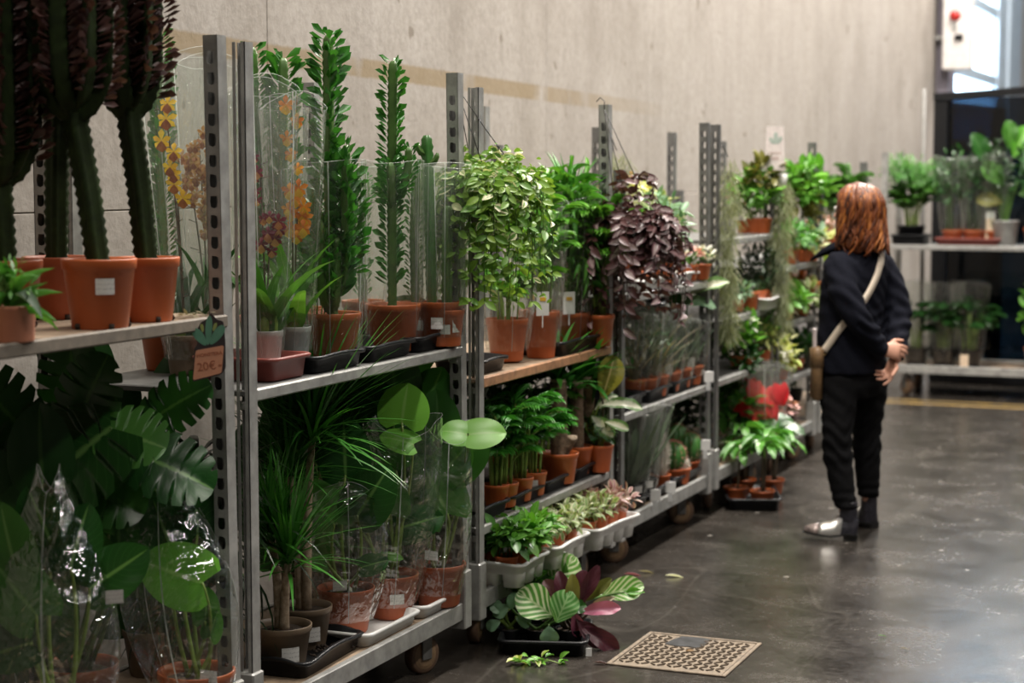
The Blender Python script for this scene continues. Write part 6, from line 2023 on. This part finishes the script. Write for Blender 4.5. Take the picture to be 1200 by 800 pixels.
for t, w, d, off in ((-1.0, .02, .03, .03), (-.92, .040, .052, .022), (-.7, .055, .075, .012), (-.4, .064, .086, .004), (0, .070, .092, 0), (.4, .069, .090, -.004), (.7, .056, .074, -.006), (.9, .034, .046, -.006), (1., .010, .014, -.006)):
    hr.append(HC_ + UP * t * .108 + HF * off + HL[None] * (c * w)[:, None] + HF[None] * (s * d)[:, None])
loft(g, hr)
tube(g, [HC_ + HF * .088 + UP * .018, HC_ + HF * .112 - UP * .022, HC_ + HF * .088 - UP * .030], [.007, .013, .010], 8)     # nose
tube(g, [HC_ + HF * .088 - UP * .052 + HL * .02, HC_ + HF * .094 - UP * .052, HC_ + HF * .088 - UP * .052 - HL * .02], [.005, .008, .005], 8)   # lips
for s_ in (-1, 1):
    ball(g, HC_ + HL * s_ * .072 - HF * .005 - UP * .01, (.012, .018, .028))


def hand(g, wrist, D, Nn, thumb_side, curls, fl, palm=.072, fr=.0078):
    """wrist point, hand direction, palm normal (the way fingers close), curl per joint, lengths."""
    D = unit(np.array(D, float)); Nn = unit(np.array(Nn, float) - D * (np.array(Nn) @ D)); S = np.cross(D, Nn) * thumb_side
    W = np.array(wrist, float)
    cc, ss = circ(14)
    loft(g, [W + D * t + S[None] * (cc * w)[:, None] + Nn[None] * (ss * d)[:, None] for t, w, d in ((-.015, .024, .019), (0, .026, .018), (.02, .034, .017), (.05, .039, .016), (palm, .036, .013), (palm + .006, .028, .009))])
    for i, (l, cu) in enumerate(zip(fl, curls)):
        o = S * (.028 - i * .0185)
        p = W + D * (palm - .008 + (.004, .008, .004, -.004)[i]) + o
        P = [p]; d = unit(D + S * (.06 - .05 * i))
        ang = cu
        for seg in (.46, .30, .24):
            d = unit(d * math.cos(ang) + Nn * math.sin(ang))
            P.append(P[-1] + d * l * seg); ang = cu * 1.1
        limb(g, P, [fr * 1.08, fr * 1.02, fr * .95, fr * .8], 8)
    b = W + D * .022 + S * .026
    d1 = unit(S * .75 + D * .7 + Nn * .25); d2 = unit(S * .25 + D * .9 + Nn * .5)
    limb(g, [b - S * .012, b + d1 * .030, b + d1 * .030 + d2 * .026, b + d1 * .03 + d2 * .046], [.013, .010, .009, .0072], 8)


# right hand hangs below the wrist, half curled; left hand closes round the right wrist
hand(g, WRR + np.array([-.012, -.008, -.018]), (-.30, -.10, -1), (-.75, -.35, .25), -1, (.35, .75, .95, 1.05), (.072, .078, .072, .058))
hand(g, WRL + np.array([.012, .0, .0]), (.75, -.06, -.12), (.05, .95, -.30), 1, (.55, .62, .66, .70), (.070, .076, .071, .056), .066)
remeshed('body', g, .0045, MAT['skin'], person, 3)
for s_ in (-1, 1):
    g = Geo(); ball(g, HC_ + HF * .080 + HL * s_ * .031 + UP * .012, .0125, 14); e = part('eye', g, MAT['white'], person)
    g = Geo(); ball(g, HC_ + HF * .0895 + HL * s_ * .031 + UP * .012, .0055, 10); part('iris', g, MAT['bark'], e)

# ---- trousers
g = Geo()
rings_at(g, [(.012, -.005, .61, .120, .095), (.012, -.005, .66, .152, .115), (.010, 0, .72, .158, .118), (.008, 0, .80, .148, .110), (.008, 0, .86, .142, .105)], 24)
for h, k, a in ((HIPL, KNL, ANL), (HIPR, KNR, ANR)):
    kl, kh = k + (a - k) * .17, k + (a - k) * .10
    limb(g, [h + np.array([0, 0, .02]), (h + k) / 2 + np.array([0, 0, .03]), k + np.array([0, 0, .07]), k], [.090, .076, .063, .062], 18)
    tube(g, [k + np.array([0, 0, .01]), kh, kl], [.062, .065, .061], 18)                      # turned-up knee fold
    tube(g, [kh, kl, k + (a - k) * .45, k + (a - k) * .75, a + np.array([0, 0, .075]), a + np.array([0, 0, .052])], [.060, .059, .056, .049, .043, .044], 18)
wk = lambda co: (.0045 * np.sin(co[:, 2] * 95 + 5 * np.sin(co[:, 0] * 30 + co[:, 1] * 17)) * np.exp(-((co[:, 2] - .42) / .13) ** 2)
                 + .0035 * np.sin(co[:, 2] * 70 + co[:, 0] * 60) * np.exp(-((co[:, 2] - .60) / .07) ** 2)
                 + .003 * np.sin(co[:, 2] * 150 + co[:, 1] * 40) * np.exp(-((co[:, 2] - .17) / .05) ** 2))
remeshed('trousers', g, .007, MAT['blackcloth'], person, 3, wk)

# ---- jacket with sleeves
g = Geo()
rings_at(g, [(-.002, .0, .715, .176, .138), (-.002, .0, .76, .176, .138), (-.004, 0, .86, .168, .130), (-.004, 0, .95, .160, .124), (0, 0, 1.05, .166, .122), (.010, 0, 1.14, .172, .118), (.016, 0, 1.20, .160, .102), (.020, 0, 1.245, .105, .080), (.022, 0, 1.285, .060, .060), (.022, 0, 1.30, .056, .056)], 28)
limb(g, [SHL + np.array([.02, .02, .0]), SHL + (ELL - SHL) * .5 + np.array([-.012, -.01, 0]), ELL, ELL + (WRL - ELL) * .5, WRL + (WRL - ELL) * -.03], [.068, .064, .056, .050, .041], 18)
limb(g, [SHR + np.array([-.02, -.02, .0]), SHR + (ELR - SHR) * .5 + np.array([.012, 0, 0]), ELR, ELR + (WRR - ELR) * .5, WRR + (WRR - ELR) * -.02], [.066, .062, .056, .050, .042], 18)
wj = lambda co: (.0055 * np.sin(co[:, 2] * 120 + 4 * np.sin(co[:, 0] * 22)) * np.exp(-((co[:, 2] - .93) / .07) ** 2) * (co[:, 0] > -.02)
                 + .004 * np.sin((co[:, 2] + co[:, 0] * .8) * 85 + co[:, 1] * 40) * np.exp(-((co[:, 2] - 1.06) / .09) ** 2)
                 + .002 * np.sin(co[:, 2] * 60 + co[:, 0] * 90))
jk = remeshed('jacket', g, .007, MAT['navy'], person, 3, wj)
g = Geo()
tube(g, arc((-.03, .02, 1.270), (-.178, .06, 1.205), (-.10, -.02, 1.275), 8), [.030, .030, .028, .025, .021, .016, .011, .004], 10, shape=np.array([1, .45] * 5))
part('collar', g, MAT['navy'], jk)
g = Geo()
tube(g, [np.array([.022, 0, 1.285]) + .062 * np.array([math.cos(a), math.sin(a), .0]) + UP * (.008 * math.sin(a)) for a in np.linspace(0, 2 * PI, 25)], .016, 8)
part('collar_band', g, MAT['navy'], jk)
g = Geo(); tube(g, [WRR + np.array([.0, -.0, .012]), WRR + np.array([-.004, -.004, -.012])], .034, 14); part('cuff', g, MAT['blackcloth'], jk)

# ---- hair: a cap to the shoulders built from locks
def hair_mat():
    m, nt, b = new_mat('ginger_hair')
    n = noise_(nt, 1, 4, .6, coords(nt, 'Object', (26, 26, 6)))
    geo = N_(nt, 'ShaderNodeNewGeometry')
    f = math_(nt, 'ADD', math_(nt, 'MULTIPLY', n, .75), math_(nt, 'MULTIPLY', geo.outputs['Random Per Island'], .28))
    nt.links.new(ramp_(nt, f, [(.36, (.030, .007, .003)), (.56, (.17, .042, .007)), (.78, (.52, .19, .04))]), b.inputs['Base Color'])  # strand tones; the darks and golds also paint lock shadows and highlights
    b.inputs['Roughness'].default_value = .42
    nt.links.new(bump_(nt, n, .5, .004), b.inputs['Normal'])
    return m


MAT['hair'] = hair_mat()
g = Geo(); n = 96; a = np.arange(n) * 2 * PI / n
q = random.Random(31)
rings = []
for t in np.linspace(0, 1, 26):
    z = HC_[2] + .126 - t * .300
    if t < .40:
        k = math.sin(math.acos(1 - t / .40 * .999)) if t > 0 else .03
    else:
        k = 1 + .10 * (t - .40) + .08 * max(0, t - .6)
    k *= 1 - .10 * max(0, (t - .93) / .07)
    w, d = .100 * k, .114 * k
    gro = 1 + .030 * min(1, t * 3) * (np.sin(a * 17 + 2.2 * math.sin(t * 6)) * .6 + np.sin(a * 29 + 3 * t) * .4 + np.sin(a * 7 + t * 5) * .5)
    front = np.clip((np.cos(a - PI / 2) - .45) / .25, 0, 1) * np.clip((t - .22) / .12, 0, 1)     # open over the face
    gro = gro * (1 - .42 * front)
    cen = HC_ - HF * .012 + np.array([.010 * t, -.008 * t, 0])
    zz = z + .012 * np.sin(a * 5 + 1) * (t > .95)
    R = cen[None] * np.array([1, 1, 0]) + HL[None] * (np.cos(a) * w * gro)[:, None] + HF[None] * (np.sin(a) * d * gro)[:, None]
    R[:, 2] = zz
    rings.append(R)
loft(g, rings, True, True)
hair = part('hair', g, MAT['hair'], person)
g = Geo()
for k in range(120):
    an = q.uniform(-2.75, -.35) if k < 95 else q.choice((q.uniform(-.35, .25), q.uniform(-3.4, -2.8)))
    wv, ph = q.uniform(.010, .030), q.uniform(0, 6)
    P = []
    for t in np.linspace(.05 + .2 * q.random() ** 2, q.uniform(.80, 1.10), 16):
        z = HC_[2] + .126 - t * .295
        kk = math.sin(math.acos(max(-1, 1 - t / .40 * .999))) if t < .40 else 1 + .14 * (t - .40) + .16 * max(0, t - .6) + .03 * math.sin(t * 13 + ph)
        aa = an + wv * 8 * math.sin(t * 11 + ph) * t
        cen = HC_ - HF * .012 + np.array([.010 * t, -.008 * t, 0])
        p = cen + HL * math.cos(aa) * .102 * kk + HF * math.sin(aa) * .117 * kk; p[2] = z
        P.append(p)
    tube(g, P, np.linspace(.011, .003, 16) * np.array([.6] + [1] * 15), 6)
part('locks', g, MAT['hair'], hair, kind='stuff')

# ---- strap and bag
MAT['strap'] = plain('cream_webbing', (.76, .66, .53), .7, 0, .06, 60)
MAT['tan'] = plain('tan_leather', (.17, .10, .045), .5, 0, .35, 30)
bag = thing('shoulder_bag', 'slim tan shoulder bag on a cream strap, worn across the back of the red-haired person', 'bag', (-1.726, 8.003, 0), TH)


def ribbon(g, P, N0, w, t=.0022):
    P = np.array(P, float); T = unit(np.gradient(P, axis=0)); N0 = unit(np.array(N0, float)); S = unit(np.cross(T, N0))
    loft(g, [[p + s * w / 2 + n * t, p - s * w / 2 + n * t, p - s * w / 2 - n * t, p + s * w / 2 - n * t] for p, s, n in zip(P, S, N0)])


K = [(.060, .075, 1.235), (.105, .02, 1.268), (.118, -.035, 1.235), (.085, -.095, 1.15), (.045, -.125, 1.075), (.0, -.142, 1.01), (-.05, -.146, .96), (-.085, -.142, .915), (-.118, -.130, .86), (-.142, -.115, .82)]
NN = [(.1, .5, 1), (.2, 0, 1), (.5, -.5, .7), (.5, -.8, .25), (.45, -.85, .1), (.3, -.9, .05), (.1, -1, 0), (-.1, -1, 0), (-.3, -1, 0), (-.4, -1, 0)]
tt = np.linspace(0, 9, 46)
P = np.stack([np.interp(tt, range(10), [k[i] for k in K]) for i in range(3)], -1)
NV = np.stack([np.interp(tt, range(10), [k[i] for k in NN]) for i in range(3)], -1)
for _ in range(5):
    P[1:-1] = (P[:-2] + 2 * P[1:-1] + P[2:]) / 4
g = Geo(); ribbon(g, P + unit(NV) * .006, NV, .030); part('strap', g, MAT['strap'], bag)
g = Geo(); bbox(g, (-.19, -.13, .60), (-.148, -.04, .83), .012); part('pouch', g, MAT['tan'], bag)
g = Geo(); bbox(g, (-.194, -.135, .74), (-.144, -.035, .835), .012); part('flap', g, MAT['tan'], bag)
g = Geo(); tube(g, [np.array([-.146, -.118, .815]) + .014 * np.array([math.cos(x), 0, math.sin(x)]) for x in np.linspace(0, 2 * PI, 17)], .0025, 6); part('ring', g, plain('brass', (.5, .36, .15), .35, .9), bag)
g = Geo(); bbox(g, (-.186, -.10, .80), (-.172, -.06, .915), .003); tag(part('folded_paper', g, plain('pale_paper', (.66, .58, .57), .7), None, False, loc=(-1.726, 8.003, 0), rot=(0, 0, TH)), 'pale folded paper sticking up out of the tan shoulder bag', 'paper')

# ---- boots
MAT['bootdark'] = plain('dark_snake_leather', (.022, .021, .028), .38, 0, .6, 70, .4)
MAT['silver_leather'] = plain('silver_leather', (.72, .70, .66), .28, .75, .1, 60, .1)
MAT['toe_leather'] = plain('pinkish_metallic_leather', (.42, .34, .31), .35, .5, .4, 90, .2, col2=(.05, .04, .04))
MAT['sole'] = plain('black_sole', (.010, .010, .010), .5)


def boot(heel, ddir, pitch, ank, label):
    """Ankle boot: upper, silver vamp, patterned toe cap, sole and heel; heel is its back bottom point."""
    b = bpy.data.objects.new('ankle_boot', None); COL.objects.link(b); b.parent = person; b['label'] = label
    D = unit(np.array([ddir[0], ddir[1], math.tan(pitch)])); S = unit(np.cross(UP, D)); U = np.cross(D, S)
    H = np.array(heel, float)
    prof = [(.004, .024, .062), (.02, .031, .075), (.05, .034, .080), (.085, .034, .074), (.12, .038, .058), (.155, .041, .046), (.19, .038, .036), (.215, .027, .026), (.232, .012, .016)]
    def sec(x, w, h, n=16, grow=0.0):
        cc, ss = circ(n)
        base = .020 * max(0, 1 - max(0, x - .055) / .05) + .007
        return H + D * x + S[None] * (cc * (w + grow))[:, None] + U[None] * (base + (h + grow) * np.clip(ss, -.12, 1))[:, None]
    g = Geo(); loft(g, [sec(x, w, h) for x, w, h in prof[:5]])
    loft(g, [np.array(ank) + np.array([0, 0, z]) + S[None] * (circ(16)[0] * w)[:, None] + unit(np.array([D[0], D[1], 0]))[None] * (circ(16)[1] * d)[:, None] for z, w, d in ((-.05, .031, .040), (-.01, .033, .041), (.04, .0335, .039), (.085, .034, .039))])
    remeshed('upper', g, .004, MAT['bootdark'], b, 4)
    g = Geo(); loft(g, [sec(x, w, h, grow=.0022) for x, w, h in [(.075, .034, .078)] + prof[4:6] + [(.172, .040, .041)]]); part('vamp', g, MAT['silver_leather'], b)
    g = Geo(); loft(g, [sec(x, w, h, grow=.0025) for x, w, h in [(.168, .040, .042)] + prof[6:]]); part('toe_cap', g, MAT['toe_leather'], b)
    g = Geo(); cc, ss = circ(18)
    loft(g, [[H + D * x + S * sg * (w + .004) + U * (zz + .020 * max(0, 1 - max(0, x - .055) / .05)) for sg, zz in ((-1, 0), (1, 0), (1, .009), (-1, .009))] for x, w, h in prof], True, True)
    part('sole', g, MAT['sole'], b, False)
    g = Geo(); loft(g, [[H + D * x + S * y + U * z for x, y in ((.0, -.024), (.0, .024), (.06, .030), (.06, -.030))] for z in (0, .024)]); part('heel', g, MAT['sole'], b, False)
    return b


boot((.000, -.19, .0), (-.97, .16), .13, (-.036, -.178, .085), 'silver-toed ankle boot nearer the camera, its toe lifted off the floor')
boot((.132, .075, .0), (-.58, .80), 0, (.108, .105, .085), 'dark ankle boot on the far foot of the red-haired person, flat on the floor')

# repeats of a kind carry one group each
kinds = {}
for o in list(SC.objects):
    if o.parent is None and o.get('category') and not o.get('group'):
        kinds.setdefault(o.name.split('.')[0], []).append(o)
for k, os_ in kinds.items():
    if len(os_) > 1:
        for o in os_:
            w = k.replace('_', ' ')
            o['group'] = (w[:-1] + 'ies' if w.endswith('y') else w[:-2] + 'i' if w.endswith('cactus') else w[:-1] + 'ves' if w.endswith('leaf') else w + 's') + ' in the plant hall'
